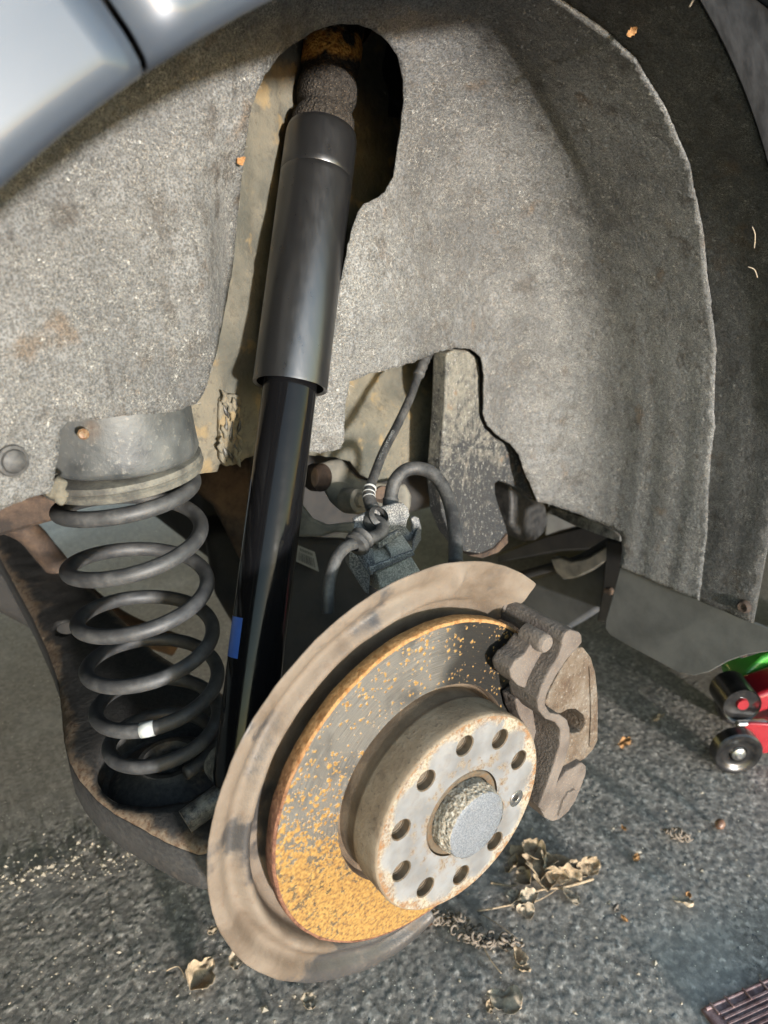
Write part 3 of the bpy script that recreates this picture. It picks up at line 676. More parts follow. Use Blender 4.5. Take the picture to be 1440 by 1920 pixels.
mb = MB(); mb.box((0.95, 1.0, 0.56), (3.8, 1.24, 0.02)); mb.box((1.75, 0.8, 0.44), (2.2, 1.6, 0.02)); mb.box((-0.72, 0.8, 0.5), (0.45, 1.6, 0.02)); mb.box((0.95, 0.35, 0.95), (3.8, 0.02, 0.3))
mb.obj('floor_pan', UND, car, smooth=False)

# ------------------------------------------------------------------ parts round the arch
def slab(pts, f, depth, mat, name, parent=None, bevel=0.002, **k):
    mb = MB(); mb.prism([f(x, y) for x, y in pts], depth); return mb.obj(name, mat, parent, bevel=bevel, **k)
br = thing('steel_bracket', 'flaking black and white corroded steel bracket in the liner cutout', 'bracket', on_wall(880, 840, 0.012))
slab([(838, 664), (852, 655), (880, 657), (897, 672), (901, 700), (901, 782), (910, 802), (928, 820), (955, 836), (970, 857), (984, 892), (1001, 936), (975, 918), (955, 908), (937, 902), (929, 907), (929, 925), (938, 955), (949, 985), (953, 1002), (948, 1015), (928, 1030), (905, 1040), (870, 1034), (846, 1005), (830, 965), (824, 900), (829, 840), (835, 760)],
     lambda x, y: on_wall(x, y, 0.010), (0, 0.022, 0), COR, 'bracket_plate', br, bevel=0.0025, seg=3)
slab([(946, 1008), (952, 1000), (953, 1018), (935, 1036), (905, 1047), (880, 1042), (905, 1038), (928, 1028)], lambda x, y: on_wall(x, y, 0.007), (0, 0.02, 0), RSUB, 'rusty_edge', br, bevel=0.001)
# rubber stop, sill edge, plastic panels further forward
o = slab([(957, 905), (1000, 938), (1024, 946), (1029, 975), (1022, 1000), (1005, 1015), (985, 1017), (970, 1000), (958, 985), (960, 950)], lambda x, y: on_wall(x, y, 0.05), (0, 0.05, 0), mat_plain('black_rubber', (0.025, 0.025, 0.026), 0.5, 0, 0.3, 120, 0.3), 'rubber_stop', None, bevel=0.006, seg=4)
tag(o, 'black rounded rubber stop hanging between the corroded bracket and the liner', 'rubber stop')
o = slab([(1030, 948), (1060, 958), (1110, 977), (1150, 994), (1163, 1006), (1163, 1016), (1120, 1002), (1075, 985), (1035, 965)], lambda x, y: on_x(x, y, 0.43), (0.03, 0, 0), PLA, 'sill_flange', None, bevel=0.001)
tag(o, 'dark metal sill edge running under the cut corner of the liner', 'sill edge')
fr = thing('underbody_panel', 'smooth grey plastic underbody panel behind the brake caliper', 'panel', on_x(1050, 1120, 0.62))
slab([(940, 1110), (985, 1086), (1040, 1072), (1085, 1062), (1135, 1045), (1140, 1085), (1125, 1140), (1060, 1182), (1000, 1215), (940, 1235)], lambda x, y: on_x(x, y, 0.60), (0.05, 0, 0), GPL, 'grey_panel', fr, bevel=0.006, seg=3)
slab([(930, 1040), (1020, 1005), (1100, 985), (1180, 1005), (1180, 1035), (1120, 1030), (1050, 1034), (930, 1055)], lambda x, y: on_x(x, y, 0.72), (0.05, 0, 0), UND, 'chassis_rail', fr, bevel=0.004)
slab([(1135, 1010), (1175, 1020), (1160, 1110), (1140, 1170), (1118, 1165), (1128, 1100)], lambda x, y: on_x(x, y, 0.56), (0.05, 0, 0), UND, 'panel_edge', fr, bevel=0.004)
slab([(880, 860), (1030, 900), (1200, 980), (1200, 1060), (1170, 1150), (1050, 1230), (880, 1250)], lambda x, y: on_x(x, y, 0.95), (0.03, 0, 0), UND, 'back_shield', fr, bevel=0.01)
mb = MB(); p = on_x(1143, 1110, 0.555)
for k_ in range(5): mb.lathe([(0, 0.003), (0.004, 0.002), (0.005, -0.002)], p+Vector((0, random.uniform(-.006, .006), random.uniform(-.006, .006))), (-1, 0, 0), 10)
mb.obj('rusty_bolt', RSUB, fr)
pipe = thing('brake_pipe', 'thin dark pipe with a pale clip crossing above the grey underbody panel', 'pipe', on_x(1050, 1060, 0.57))
mb = MB(); mb.tube(smooth_path([on_x(x, y, 0.575) for x, y in [(930, 1095), (985, 1077), (1035, 1063), (1080, 1052), (1130, 1025), (1165, 1000)]]), 0.0075, 12); mb.obj('pipe_tube', UND, pipe)
slab([(1031, 1047), (1052, 1046), (1070, 1053), (1100, 1046), (1138, 1024), (1140, 1052), (1110, 1070), (1080, 1084), (1055, 1087), (1040, 1072)], lambda x, y: on_x(x, y, 0.56), (0.012, 0, 0), ALLOY, 'pipe_clip', pipe, bevel=0.003, seg=3)
o = slab([(1025, 960), (1095, 984), (1075, 992), (1022, 1004)], lambda x, y: on_x(x, y, 0.80), (0.03, 0, 0), mat_plain('pale_sheet', (0.62, 0.62, 0.6), 0.5, 0, 0.2, 15), 'pale_plate', None, bevel=0.002)  # plain pale plate added in the gap below the sill edge
tag(o, 'small pale plate glimpsed under the sill edge', 'heat shield')
flp = thing('mud_flap', 'translucent grey mud flap hanging below the front edge of the liner', 'mud flap', on_x(1280, 1180, 0.41))
fo = [(1163, 1060), (1150, 1110), (1136, 1160), (1134, 1178), (1145, 1192), (1180, 1212), (1240, 1244), (1272, 1261), (1300, 1267), (1330, 1260), (1365, 1240), (1400, 1228), (1440, 1222), (1520, 1226), (1520, 1214), (1440, 1178), (1350, 1141), (1250, 1097)]
slab(fo, lambda x, y: on_x(x, y, 0.412), (0.004, 0, 0), FLAP, 'flap_sheet', flp, bevel=0.0012)
mb = MB(); mb.tube([on_x(1388, 1224, 0.425), on_x(1470, 1196, 0.425)], 0.006, 10); mb.obj('flap_strip', UND, flp)
mb = MB(); mb.lathe([(0, 0.002), (0.003, 0.0015), (0.004, 0)], on_x(1394, 1226, 0.418), (-1, -0.3, 0), 10); mb.obj('flap_rivet', RSUB, flp)

# ------------------------------------------------------------------ suspension
SX, SY = -0.121, 0.240
seat = thing('spring_seat', 'grey steel upper spring seat with rust spot above the coil spring', 'spring seat', (SX, SY, 0.5))
mb = MB(); mb.lathe([(0.0, 0.0), (0.05, 0.0), (0.053, 0.002), (0.0545, 0.006), (0.054, 0.012), (0.0532, 0.03), (0.0525, 0.05), (0.052, 0.075), (0.052, 0.12)], (SX, SY, 0.549), (0, 0, 1), 72, wob=0.0012)
mb.obj('seat_cup', SEAT, seat)
mb = MB(); mb.lathe([(0.03, 0.0), (0.052, 0.0), (0.0565, 0.002), (0.0578, 0.006), (0.0562, 0.0075), (0.0574, 0.009), (0.0566, 0.0128), (0.053, 0.0138), (0.03, 0.0155)], (SX, SY, 0.5345), (-0.06, 0.0, 1), 72, wob=0.0006)
mb.obj('rubber_pad', PAD, seat)
mb = MB(); mb.lathe([(0, 0.0004), (0.0012, 0.001), (0.0024, 0.0012), (0.0036, 0.0)], on_y(156, 814, 0.1885), (-0.4, -1, 0), 14); mb.obj('weld_stud', SEAT, seat)
mb = MB()
for k_ in range(9):
    p = on_y(random.uniform(97, 122), random.uniform(905, 938), 0.182); mb.lathe([(0, 0.003), (0.003, 0.002), (0.0042, -0.002), (0, -0.004)], p, (random.uniform(-1, 1), -1, random.uniform(-1, 1)), 8)
mb.obj('dirt_lump', TAN, seat, remesh=0.0009, relax=2, disp=0.002, dscale=0.004)
spring = thing('coil_spring', 'black dusty coil spring standing between its seat and the lower arm', 'coil spring', (SX, SY, 0.27))
P = []
TZ = [-0.8, -0.6, -0.3, 0, 1, 2, 3, 4, 5, 5.3, 5.6]; ZZ = [0.291, 0.2915, 0.295, 0.303, 0.340, 0.380, 0.4225, 0.468, 0.515, 0.5262, 0.529]
for i in range(int(6.3*60)+1):
    t_ = -0.7+i/60
    z = sum(float(np.interp(t_+q, TZ, ZZ)) for q in (-0.18, -0.09, 0, 0.09, 0.18))/5
    r = 0.0500-0.0105*max(0, (1.4-t_)/2.2)**1.3-0.002*max(0, (t_-4.4)/1.2)
    a = R(163)+2*math.pi*t_
    P.append(Vector((SX+r*math.cos(a), SY+r*math.sin(a), z)))
mb = MB(); mb.tube(P, 0.0058, 18); mb.obj('coil', SPR, spring, auto=0)
bi = min(range(len(P)), key=lambda i: (CAM+ray(274, 1371)*((P[i]-CAM).dot(FWD))-P[i]).length)
mb = MB(); mb.tube(P[bi-1:bi+2], 0.00603, 18); mb.obj('paint_mark', WHT, spring, auto=0)

arm = thing('lower_control_arm', 'rusty dark pressed steel lower arm cradling the coil spring', 'control arm', (SX, 0.24, 0.26))
ZA = 0.282
edge = [(370, 1592), (310, 1568), (260, 1541), (215, 1516), (180, 1490), (150, 1455), (131, 1420), (121, 1380), (117, 1330), (110, 1270), (88, 1210), (60, 1150), (30, 1095), (0, 1040), (-40, 985)]
left = [on_z(x, y, ZA) for x, y in edge]
lft = [(p.x, p.y) for p in left]
outl = [(-0.01, 0.075)]+lft+[(-0.09, lft[-1][1]), (-0.075, 0.62), (-0.066, 0.42), (-0.045, 0.32), (-0.03, 0.24), (0.02, 0.15), (0.03, 0.08)]
pcx, pcy, pr = SX+0.002, SY+0.002, 0.0585
hole = [Vector((pcx+pr*math.cos(a), pcy+pr*math.sin(a))) for a in np.linspace(0, 2*math.pi, 60, endpoint=False)]
hc = on_z(126, 1178, ZA); h2 = [Vector((hc.x+0.011*math.cos(a), hc.y+0.017*math.sin(a))) for a in np.linspace(0, 2*math.pi, 20, endpoint=False)]
hd = on_z(352, 1497, ZA); h3 = [Vector((hd.x+0.006*math.cos(a), hd.y+0.005*math.sin(a))) for a in np.linspace(0, 2*math.pi, 12, endpoint=False)]
op2 = resample(outl, 0.006, 0.0004); V4, F4 = fill_sheet(op2, 0.007, (hole, h2, h3))
ob = np.array([(p.x, p.y) for p in op2]); vs_ = []; rimv = []
for v in V4:
    d = math.sqrt(((ob-(v.x, v.y))**2).sum(1).min()); dh = abs(math.hypot(v.x-pcx, v.y-pcy)-pr)
    z = ZA-0.006*max(0, 1-d/0.014)**2-0.004*max(0, 1-dh/0.012)**2+0.0006*fbm(Vector((v.x, v.y, 0)), 40)
    vs_.append(Vector((v.x, v.y, z))); rimv.append(max(0, 1-d/0.016))
mb = MB(); mb.add(vs_, F4); n0 = len(op2)
# turned-down outer flange and the wall of the spring pan
bl = [Vector((p.x, p.y, ZA-0.006)) for p in op2]; k0 = len(mb.v)
mb.add(bl+[p-Vector((0, 0, 0.032)) for p in bl], [(i, (i+1) % n0, (i+1) % n0+n0, i+n0) for i in range(n0)])
o = mb.obj('arm_pressing', ARM, arm, auto=50, recalc=False, solid=0.0028)
at_ = o.data.attributes.new('rim', 'FLOAT', 'POINT'); at_.data.foreach_set('value', np.array(rimv+[0.05]*(len(o.data.vertices)-len(rimv)), dtype=np.float32))
mb = MB(); mb.lathe([(0.0585, 0.0), (0.0575, -0.006), (0.0565, -0.016), (0.052, -0.019), (0.047, -0.013), (0.036, -0.006), (0.030, -0.004), (0.026, 0.001), (0.022, 0.001), (0.018, -0.006), (0.012, -0.006), (0.010, -0.001), (0.0, -0.001)], (pcx, pcy, ZA-0.004), (0, 0, 1), 64)
o = mb.obj('spring_pan', ARM, arm); at_ = o.data.attributes.new('rim', 'FLOAT', 'POINT'); at_.data.foreach_set('value', np.full(len(o.data.vertices), 0.25, dtype=np.float32))

sub = thing('rear_subframe', 'rusty dark subframe tubes in shadow behind the coil spring', 'subframe', (-0.1, 0.7, 0.35))
mb = MB(); mb.tube(smooth_path([at(-60, 960, 0.95), at(40, 990, 0.95), at(90, 1040, 0.98), at(150, 1110, 1.0), at(230, 1170, 1.02), at(330, 1210, 1.05)]), 0.016, 14); mb.obj('cross_tube', RSUB, sub)
o = slab([(-40, 930), (60, 930), (130, 925), (150, 965), (60, 990), (0, 1008), (-40, 1020)], lambda x, y: on_y(x, y, 0.33), (0, 0.05, 0), RSUB, 'subframe_plate', sub, bevel=0.004)
slab([(350, 890), (470, 860), (480, 1000), (455, 1060), (425, 1000), (400, 950), (372, 930)], lambda x, y: at(x, y, 0.92), (0.02, 0.06, 0), RSUB, 'subframe_horn', sub, bevel=0.006, seg=3)
slab([(385, 1000), (430, 990), (470, 1010), (480, 1190), (440, 1180), (405, 1120)], lambda x, y: at(x, y, 0.98), (0.02, 0.06, 0), UND, 'axle_bush', sub, bevel=0.01, seg=4)
slab([(-60, 1050), (60, 1080), (170, 1140), (230, 1200), (200, 1240), (90, 1200), (-60, 1120)], lambda x, y: at(x, y, 1.08), (0.0, 0.08, 0), UND, 'subframe_beam', sub, bevel=0.01, seg=3)

# shock absorber
A_lo = at(493, 1130, 0.567); A_hi = at(605, 240, 0.603); AX = (A_hi-A_lo).normalized(); SB = A_lo-AX*0.14
def s_of(px, py):     # height along the strut axis for a pixel on it
    best = min((( (CAM+ray(px, py)*((SB+AX*s-CAM).dot(FWD)))-(SB+AX*s)).length, s) for s in np.linspace(0, 0.75, 1501)); return best[1]
strut = thing('shock_absorber', 'long black shock absorber with satin sleeve over a glossy body', 'shock absorber', SB)
S_SL0 = s_of(545, 725); S_SL1 = s_of(605, 248)
mb = MB(); mb.lathe([(0, 0.0), (0.014, 0.0), (0.0195, 0.004), (0.0212, 0.012), (0.0212, S_SL0+0.04), (0, S_SL0+0.04)], SB, AX, 72); mb.obj('damper_body', GLOSS, strut)
mb = MB(); mb.lathe([(0.0265, S_SL0+0.001), (0.0292, S_SL0), (0.0294, S_SL0+0.002), (0.0292, S_SL0+0.1), (0.0292, S_SL1-0.045), (0.0292, S_SL1-0.0402), (0.0289, S_SL1-0.0397), (0.0292, S_SL1-0.0392), (0.0292, S_SL1-0.034), (0.0291, S_SL1-0.017), (0.0291, S_SL1-0.012), (0.0288, S_SL1-0.005), (0.0278, S_SL1-0.001), (0.0258, S_SL1+0.0005), (0.02, S_SL1+0.0005)], SB, AX, 96); mb.obj('dust_sleeve', SLV, strut)
b0 = S_SL1-0.001
prof = [(0.0240, 0), (0.0250, 0.002), (0.0256, 0.006), (0.0255, 0.011), (0.0240, 0.0145), (0.0212, 0.0175), (0.0208, 0.0205), (0.0228, 0.024), (0.0243, 0.029), (0.0247, 0.035), (0.0242, 0.042), (0.0226, 0.047), (0.0220, 0.0495), (0.0232, 0.054), (0.0242, 0.060), (0.0244, 0.070), (0.0242, 0.078), (0.0228, 0.083), (0.0224, 0.086), (0.0236, 0.090), (0.0238, 0.1), (0.0225, 0.12), (0.021, 0.14)]
B0, B1 = [AX.z*s_of(630, q) for q in (108, 62)]; BEL = mat_bellows()
mb = MB(); mb.lathe([(r, b0+h) for r, h in prof], SB, AX, 72, wob=0.001); mb.obj('bump_stop', BEL, strut, disp=0.0007, dscale=0.003)
tm = MB(); tm.lathe([(0.03, 0), (0.034, 0.004), (0.034, 0.02), (0.0, 0.02)], SB+AX*(b0+0.098), AX, 40, wob=0.002); tm.obj('top_mount', RSUB, strut)
CV = (CAM-(SB+AX*0.12)); CV = (CV-AX*CV.dot(AX)).normalized(); CW = AX.cross(CV)
s0, s1 = s_of(470, 1232), s_of(480, 1158)
mb = MB(); side = math.copysign(1, CW.dot(RT)); 
mb.lathe([(0.02145, s0), (0.02145, s1)], SB, AX, 14, a0=R(38)*-side, a1=R(112)*-side, ref=CV); o = mb.obj('sticker', BLU, strut)
mb = MB(); q = SB+AX*0.006; e0 = at(392, 1395, (q-CAM).dot(FWD)); mb.tube([q+Vector((0, -0.03, 0)), q+Vector((0, 0.03, 0))], 0.016, 24); mb.obj('mount_eye', PLA, strut)
mb = MB(); mb.tube([q+Vector((-0.045, 0, -0.012)), q+Vector((0.03, 0, 0.008))], 0.009, 14); mb.obj('mount_bolt', PLA, strut)

# ------------------------------------------------------------------ hub, disc, shield
HC = Vector((0, 0, 0.33)); AXY = Vector((0, 1, 0))
shield = thing('brake_shield', 'brown dusty sheet steel splash shield curving behind the brake disc', 'splash shield', HC)
prof = [(0.1655, 0.0468), (0.1640, 0.0462), (0.1600, 0.0464), (0.1575, 0.0470), (0.1550, 0.0490), (0.1525, 0.0515), (0.1490, 0.0528), (0.1460, 0.0515), (0.1430, 0.0478), (0.1405, 0.0458), (0.1380, 0.0462), (0.1358, 0.0495), (0.1345, 0.0560), (0.1335, 0.0610), (0.1300, 0.0630), (0.1150, 0.0640), (0.0900, 0.0640), (0.0600, 0.0640)]
a0, a1 = R(46.5), R(276); n = 260; vs_ = []; m_ = len(prof)
for i in range(n+1):
    t_ = i/n; a = a0+(a1-a0)*t_; dg = math.degrees(a)
    for j, (r, y) in enumerate(prof):
        aa = a
        # towards the caliper end the groove fades into a flat, wider sheet
        fl = min(1, max(0, (100-dg)/35)); 
        if r < 0.159: y = y*(1-fl)+(0.047+max(0, (0.150-r))*0.55)*fl
        e = math.exp(-(((dg-77)/1.7)**2))*math.exp(-(((r-0.15)/0.009)**2)); y -= 0.006*e
        y += 0.0022*math.exp(-(((dg-72)/6)**2))*math.exp(-(((r-0.142)/0.006)**2))
        p = Vector((r*math.cos(aa), y, r*math.sin(aa)))
        y += 0.0010*noise.noise(p*25)+0.0005*noise.noise(p*70)
        rr = r*(1+0.0022*noise.noise(p*45+Vector((5, 0, 0)))+(0.0018*noise.noise(p*160) if j < 3 else 0))
        if dg > 255: rr *= 1-0.07*((dg-255)/24)**1.5*max(0, (r-0.12)/0.045)
        vs_.append(HC+Vector((rr*math.cos(aa), y, rr*math.sin(aa))))
mb = MB(); mb.add(vs_, [(i*m_+j, i*m_+j+1, (i+1)*m_+j+1, (i+1)*m_+j) for i in range(n) for j in range(m_-1)])
mb.obj('shield_plate', DST, shield, auto=0, solid=0.0013, subsurf=1)

disc = thing('brake_disc', 'rust speckled brake disc with drilled silver hub face', 'brake disc', HC)
mb = MB(); mb.lathe([(0.0780, 0.0363), (0.0800, 0.0363), (0.1245, 0.0363)], HC, AXY, 180); mb.obj('friction_face', ROT, disc, auto=0)
mb = MB(); mb.lathe([(0.1245, 0.0363), (0.1258, 0.0363), (0.1266, 0.0370), (0.1268, 0.0385), (0.1266, 0.0450), (0.1262, 0.0462), (0.1245, 0.0466), (0.08, 0.0466)], HC, AXY, 180, wob=0.0006); mb.obj('rim', RIM, disc, disp=0.0006, dscale=0.003)
mb = MB(); mb.lathe([(0.0780, 0.0363), (0.0772, 0.0380), (0.0762, 0.0425), (0.0745, 0.0435), (0.0728, 0.0420), (0.0722, 0.0370), (0.0720, 0.0300), (0.0724, 0.0270), (0.0734, 0.0252), (0.0736, 0.0240), (0.0738, 0.0060), (0.0738, 0.0016), (0.0733, 0.0005), (0.0724, 0.0)], HC, AXY, 180); mb.obj('hat', HAT, disc)
# drilled face: nine bolt holes and one locating screw
NH = 96; PC = 0.056; HR = 0.0072
ang = [math.pi/2-k*math.pi/5 for k in range(10)]
outerc = [Vector((0.0724*math.cos(a), 0.0724*math.sin(a))) for a in np.linspace(0, 2*math.pi, 144, endpoint=False)]
bore = [Vector((0.0325*math.cos(a), 0.0325*math.sin(a))) for a in np.linspace(0, 2*math.pi, 72, endpoint=False)]
hl = []
for k, a in enumerate(ang):
    r_ = HR+0.0007 if k != 3 else 0.0067
    hl.append([Vector((PC*math.cos(a)+r_*math.cos(b), PC*math.sin(a)+r_*math.sin(b))) for b in np.linspace(0, 2*math.pi, 32, endpoint=False)])
V5, F5 = fill_sheet(outerc, 0.004, [bore]+hl)
mb = MB(); mb.add([HC+Vector((v.x, 0, v.y)) for v in V5], F5); mb.obj('hub_face', HUBF, disc, auto=0)
for k, a in enumerate(ang):
    c = HC+Vector((PC*math.cos(a), 0, PC*math.sin(a)))
    if k == 3:
        mb = MB(); prof = [(0.0067, 0), (0.0065, 0.0006), (0.0061, 0.0008), (0.0059, 0.0002), (0.0054, -0.0001), (0.0034, 0.0), (0.0026, 0.0004)]
        mb.lathe(prof, c, AXY, 32)
        n = len(mb.v); k_ = 24
        ring = [(0.0026*(1+0.16*math.cos(6*b)), b) for b in np.linspace(0, 2*math.pi, 48, endpoint=False)]
        mb.add([c+Vector((r*math.cos(b), 0.0004, r*math.sin(b))) for r, b in ring]+[c+Vector((r*0.92*math.cos(b), 0.0035, r*0.92*math.sin(b))) for r, b in ring], [(i, (i+1) % 48, (i+1) % 48+48, i+48) for i in range(48)]+[tuple(range(48, 96))])
        mb.obj('locating_screw', STEELB, disc)
    else:
        mb = MB(); prof = [(HR+0.0007, 0), (HR, 0.0007), (HR, 0.0062), (HR-0.0002, 0.0064), (HR-0.0002, 0.0072), (HR-0.0005, 0.0074)]
        prof += [(HR-0.0012, 0.0075)]
        for q in range(6): prof += [(HR-0.0012, 0.0078+q*0.0017), (HR-0.0023, 0.00865+q*0.0017)]
        prof += [(HR-0.0008, 0.0190), (0.0, 0.0192)]
        mb.lathe(prof, c, AXY, 32); mb.obj('bolt_hole', SPIG, disc)
hub = thing('wheel_hub', 'hub centre with a grey galvanised cap poking through the brake disc', 'hub', HC)
mb = MB(); mb.lathe([(0.0325, 0.0), (0.0325, 0.007)], HC, AXY, 72); mb.lathe([(0.0318, 0.008), (0.0316, 0.001), (0.0308, 0.0002), (0.0280, 0.0004), (0.0268, 0.0012), (0.0262, 0.004)], HC, AXY, 72, wob=0.0004); mb.lathe([(0.0325, 0.0075), (0.026, 0.0075)], HC, AXY, 72)
mb.obj('spigot', SPIG, hub)
mb = MB(); mb.lathe([(0.0262, 0.004), (0.0262, -0.003), (0.0266, -0.0045), (0.0262, -0.0075), (0.0256, -0.0085), (0.0250, -0.012), (0.0246, -0.0134), (0.0240, -0.0140)], HC, AXY, 96, wob=0.0011); mb.obj('cap_ring', CRUST, hub, disp=0.0012, dscale=0.0025)
mb = MB(); mb.lathe([(0.0, -0.0143), (0.0150, -0.0143), (0.0232, -0.0142), (0.0241, -0.0139), (0.0245, -0.0132)], HC, AXY, 72); mb.obj('centre_cap', CAP, hub)
mb = MB(); mb.lathe([(0.055, 0.062), (0.06, 0.075), (0.055, 0.13), (0.035, 0.16), (0.0, 0.165)], HC, AXY, 40); mb.obj('knuckle', CAST, hub, disp=0.004, dscale=0.02)

# ------------------------------------------------------------------ caliper
cal = thing('brake_caliper', 'brown rusty floating brake caliper clamped on the edge of the disc', 'brake caliper', on_y(1040, 1330, 0.02))
def sl(pts, Y, depth): return MB().prism([on_y(x, y, Y) for x, y in pts], (0, depth, 0))
def join(*ms):
    r = MB()
    for m in ms: r.add(m.v, m.f)
    return r
E_ = on_y(1090, 1195, -0.003)
beam = sl([(1060, 1188), (1070, 1181), (1088, 1186), (1092, 1200), (1084, 1216), (1070, 1228), (1056, 1222), (1054, 1204)], -0.003, 0.088)
strip = sl([(1058, 1200), (1066, 1192), (1091, 1190), (1092, 1205), (1083, 1216), (1064, 1236), (1044, 1266), (1032, 1288), (1024, 1308), (1023, 1322), (1032, 1337), (1052, 1341), (1064, 1350), (1069, 1366), (1069, 1396), (1060, 1428), (1047, 1462), (1036, 1500), (1022, 1524), (1010, 1514), (1024, 1478), (1038, 1438), (1050, 1398), (1051, 1368), (1042, 1355), (1024, 1349), (1010, 1332), (1008, 1312), (1016, 1288), (1030, 1260), (1049, 1228)], -0.003, 0.028)
foot = sl([(1046, 1466), (1062, 1447), (1092, 1430), (1099, 1436), (1099, 1450), (1090, 1475), (1080, 1500), (1066, 1522), (1050, 1536), (1036, 1541), (1022, 1534), (1014, 1518), (1030, 1490)], 0.004, 0.07)
notch = sl([(1066, 1488), (1080, 1480), (1074, 1502), (1060, 1524), (1048, 1532), (1056, 1505)], 0.001, 0.012)
join(beam, strip, foot, notch).obj('carrier', CAST, cal, remesh=0.0008, relax=4)
join(sl([(1000, 1205), (1022, 1214), (1034, 1234), (1030, 1250), (1012, 1272), (988, 1292), (972, 1286), (959, 1272), (956, 1256), (966, 1240), (985, 1226), (994, 1212)], 0.010, 0.018)).obj('outer_pad_tab', CAST, cal, remesh=0.0008, relax=4)
p = on_y(1024, 1208, 0.003); mb = MB(); mb.lathe([(0, -0.001), (0.0055, -0.001), (0.0068, 0.0005), (0.0072, 0.003), (0.0072, 0.02)], p, AXY, 24); mb.obj('pad_pin', CAST, cal, disp=0.0006, dscale=0.004)
bodyp = sl([(1078, 1216), (1094, 1214), (1108, 1232), (1117, 1262), (1121, 1300), (1122, 1345), (1121, 1388), (1113, 1405), (1096, 1424), (1070, 1434), (1046, 1440), (1046, 1402), (1052, 1376), (1060, 1368), (1074, 1376), (1090, 1372), (1098, 1356), (1094, 1340), (1080, 1330), (1066, 1330), (1052, 1338), (1034, 1336), (1022, 1318), (1036, 1285), (1052, 1255)], 0.010, 0.075)
bodyp.obj('caliper_body', RCAST, cal, remesh=0.0009, relax=5)
sl([(1106, 1250), (1110, 1262), (1113, 1300), (1114, 1345), (1113, 1388), (1108, 1402), (1106, 1398), (1109, 1345), (1108, 1300)], 0.0085, 0.006).obj('casting_seam', RCAST, cal, bevel=0.0006)
sl([(1050, 1330), (1070, 1324), (1092, 1332), (1102, 1356), (1094, 1378), (1072, 1384), (1050, 1382)], 0.034, 0.03).obj('piston_recess', RCAST, cal, remesh=0.0012, relax=3, disp=0.0006, dscale=0.003)
sl([(946, 1130), (960, 1120), (990, 1138), (1002, 1160), (1000, 1195), (985, 1185), (968, 1165), (944, 1150)], 0.052, 0.03).obj('inner_bracket', CAST, cal, remesh=0.0014, relax=4, disp=0.0012, dscale=0.005)
sl([(966, 1312), (986, 1296), (1000, 1330), (1010, 1400), (1000, 1420), (990, 1370), (972, 1340)], 0.020, 0.014).obj('outer_pad', CAST, cal, remesh=0.001, relax=3, disp=0.001, dscale=0.004)
mb = MB(); mb.tube(smooth_path([on_y(930, 1140, 0.07), on_y(940, 1128, 0.068), on_y(948, 1140, 0.066), on_y(945, 1152, 0.066)]), 0.0045, 12); mb.obj('pin_boot', RUB, cal)

def mat_speckled(name, lo, hi):
    t = NT(name); b = t.noise(800, 3, 0.75); a = t.noise(90, 4)
    c = t.mix(t.step(t.math('ADD', b, t.math('MULTIPLY', a, 0.3)), 0.56, 0.78), lo, hi)
    return t.done(c, 0.6, 0, t.bump(b, 0.4, 0.0005), spec=0.4, tone=0.8)
PL2 = mat_speckled('dusty_clip_plastic', (0.055, 0.057, 0.06), (0.28, 0.27, 0.25)); PL3 = mat_speckled('dust_covered_plastic', (0.24, 0.23, 0.2), (0.6, 0.56, 0.47))
# ------------------------------------------------------------------ hoses and their holder
hold = thing('cable_bracket', 'black plastic cable bracket with a hook standing above the shield', 'bracket', on_y(720, 1020, 0.13))
def hb(pts, Y, d, name, bev=0.0009, mat=None): return slab(pts, lambda x, y: on_y(x, y, Y), (0, d, 0), mat or PL2, name, hold, bevel=bev)
hb([(664, 974), (700, 956), (744, 944), (757, 944), (766, 953), (769, 966), (764, 976), (762, 988), (768, 998), (774, 999), (776, 985), (772, 974), (778, 968), (786, 971), (791, 990), (789, 1012), (780, 1031), (774, 1036), (745, 1010), (700, 1016), (672, 1000)], 0.150, 0.0035, 'back_plate')
Q4 = [on_y(695, 1064, 0.114), on_y(776, 1033, 0.114), on_y(750, 996, 0.149), on_y(692, 1012, 0.149)]; nQ = (Q4[1]-Q4[0]).cross(Q4[3]-Q4[0]).normalized()*-0.003
mb = MB(); mb.prism(Q4, nQ); mb.obj('tray', PL3, hold, bevel=0.0007)
hb([(693, 1064), (776, 1032), (779, 1041), (696, 1076)], 0.1125, 0.003, 'tray_lip')
mb = MB(); mb.prism([on_y(664, 978, 0.150), on_y(692, 1008, 0.150), on_y(697, 1064, 0.113), on_y(694, 1080, 0.113), on_y(672, 1046, 0.128), on_y(660, 1020, 0.140)], (0.003, 0, 0)); mb.obj('left_cheek', PL2, hold, bevel=0.0007)
mb = MB(); mb.prism([on_y(776, 1032, 0.113), on_y(790, 1012, 0.150), on_y(788, 985, 0.151), on_y(778, 1012, 0.138)], (-0.0025, 0, 0)); mb.obj('right_cheek', PL2, hold, bevel=0.0006)
mb = MB(); mb.prism([on_y(654, 1030, 0.135), on_y(668, 1040, 0.130), on_y(694, 1078, 0.118), on_y(692, 1116, 0.118), on_y(684, 1110, 0.120), on_y(655, 1064, 0.135)], (0.004, 0.012, 0)); mb.obj('lower_leg', PL2, hold, bevel=0.0008)
hb([(706, 1076), (772, 1044), (792, 1076), (716, 1112)], 0.122, 0.02, 'mounting_foot', mat=PL3)
hb([(706, 1018), (748, 995), (755, 1003), (712, 1029)], 0.128, 0.004, 'cross_rib')
mb = MB(); mb.prism([on_y(711, 1016, 0.143)-nQ*0.6, on_y(718, 1014, 0.143)-nQ*0.6, on_y(733, 1049, 0.116)-nQ*0.25], -nQ*1.3); mb.obj('tray_rib', PL2, hold, smooth=False)
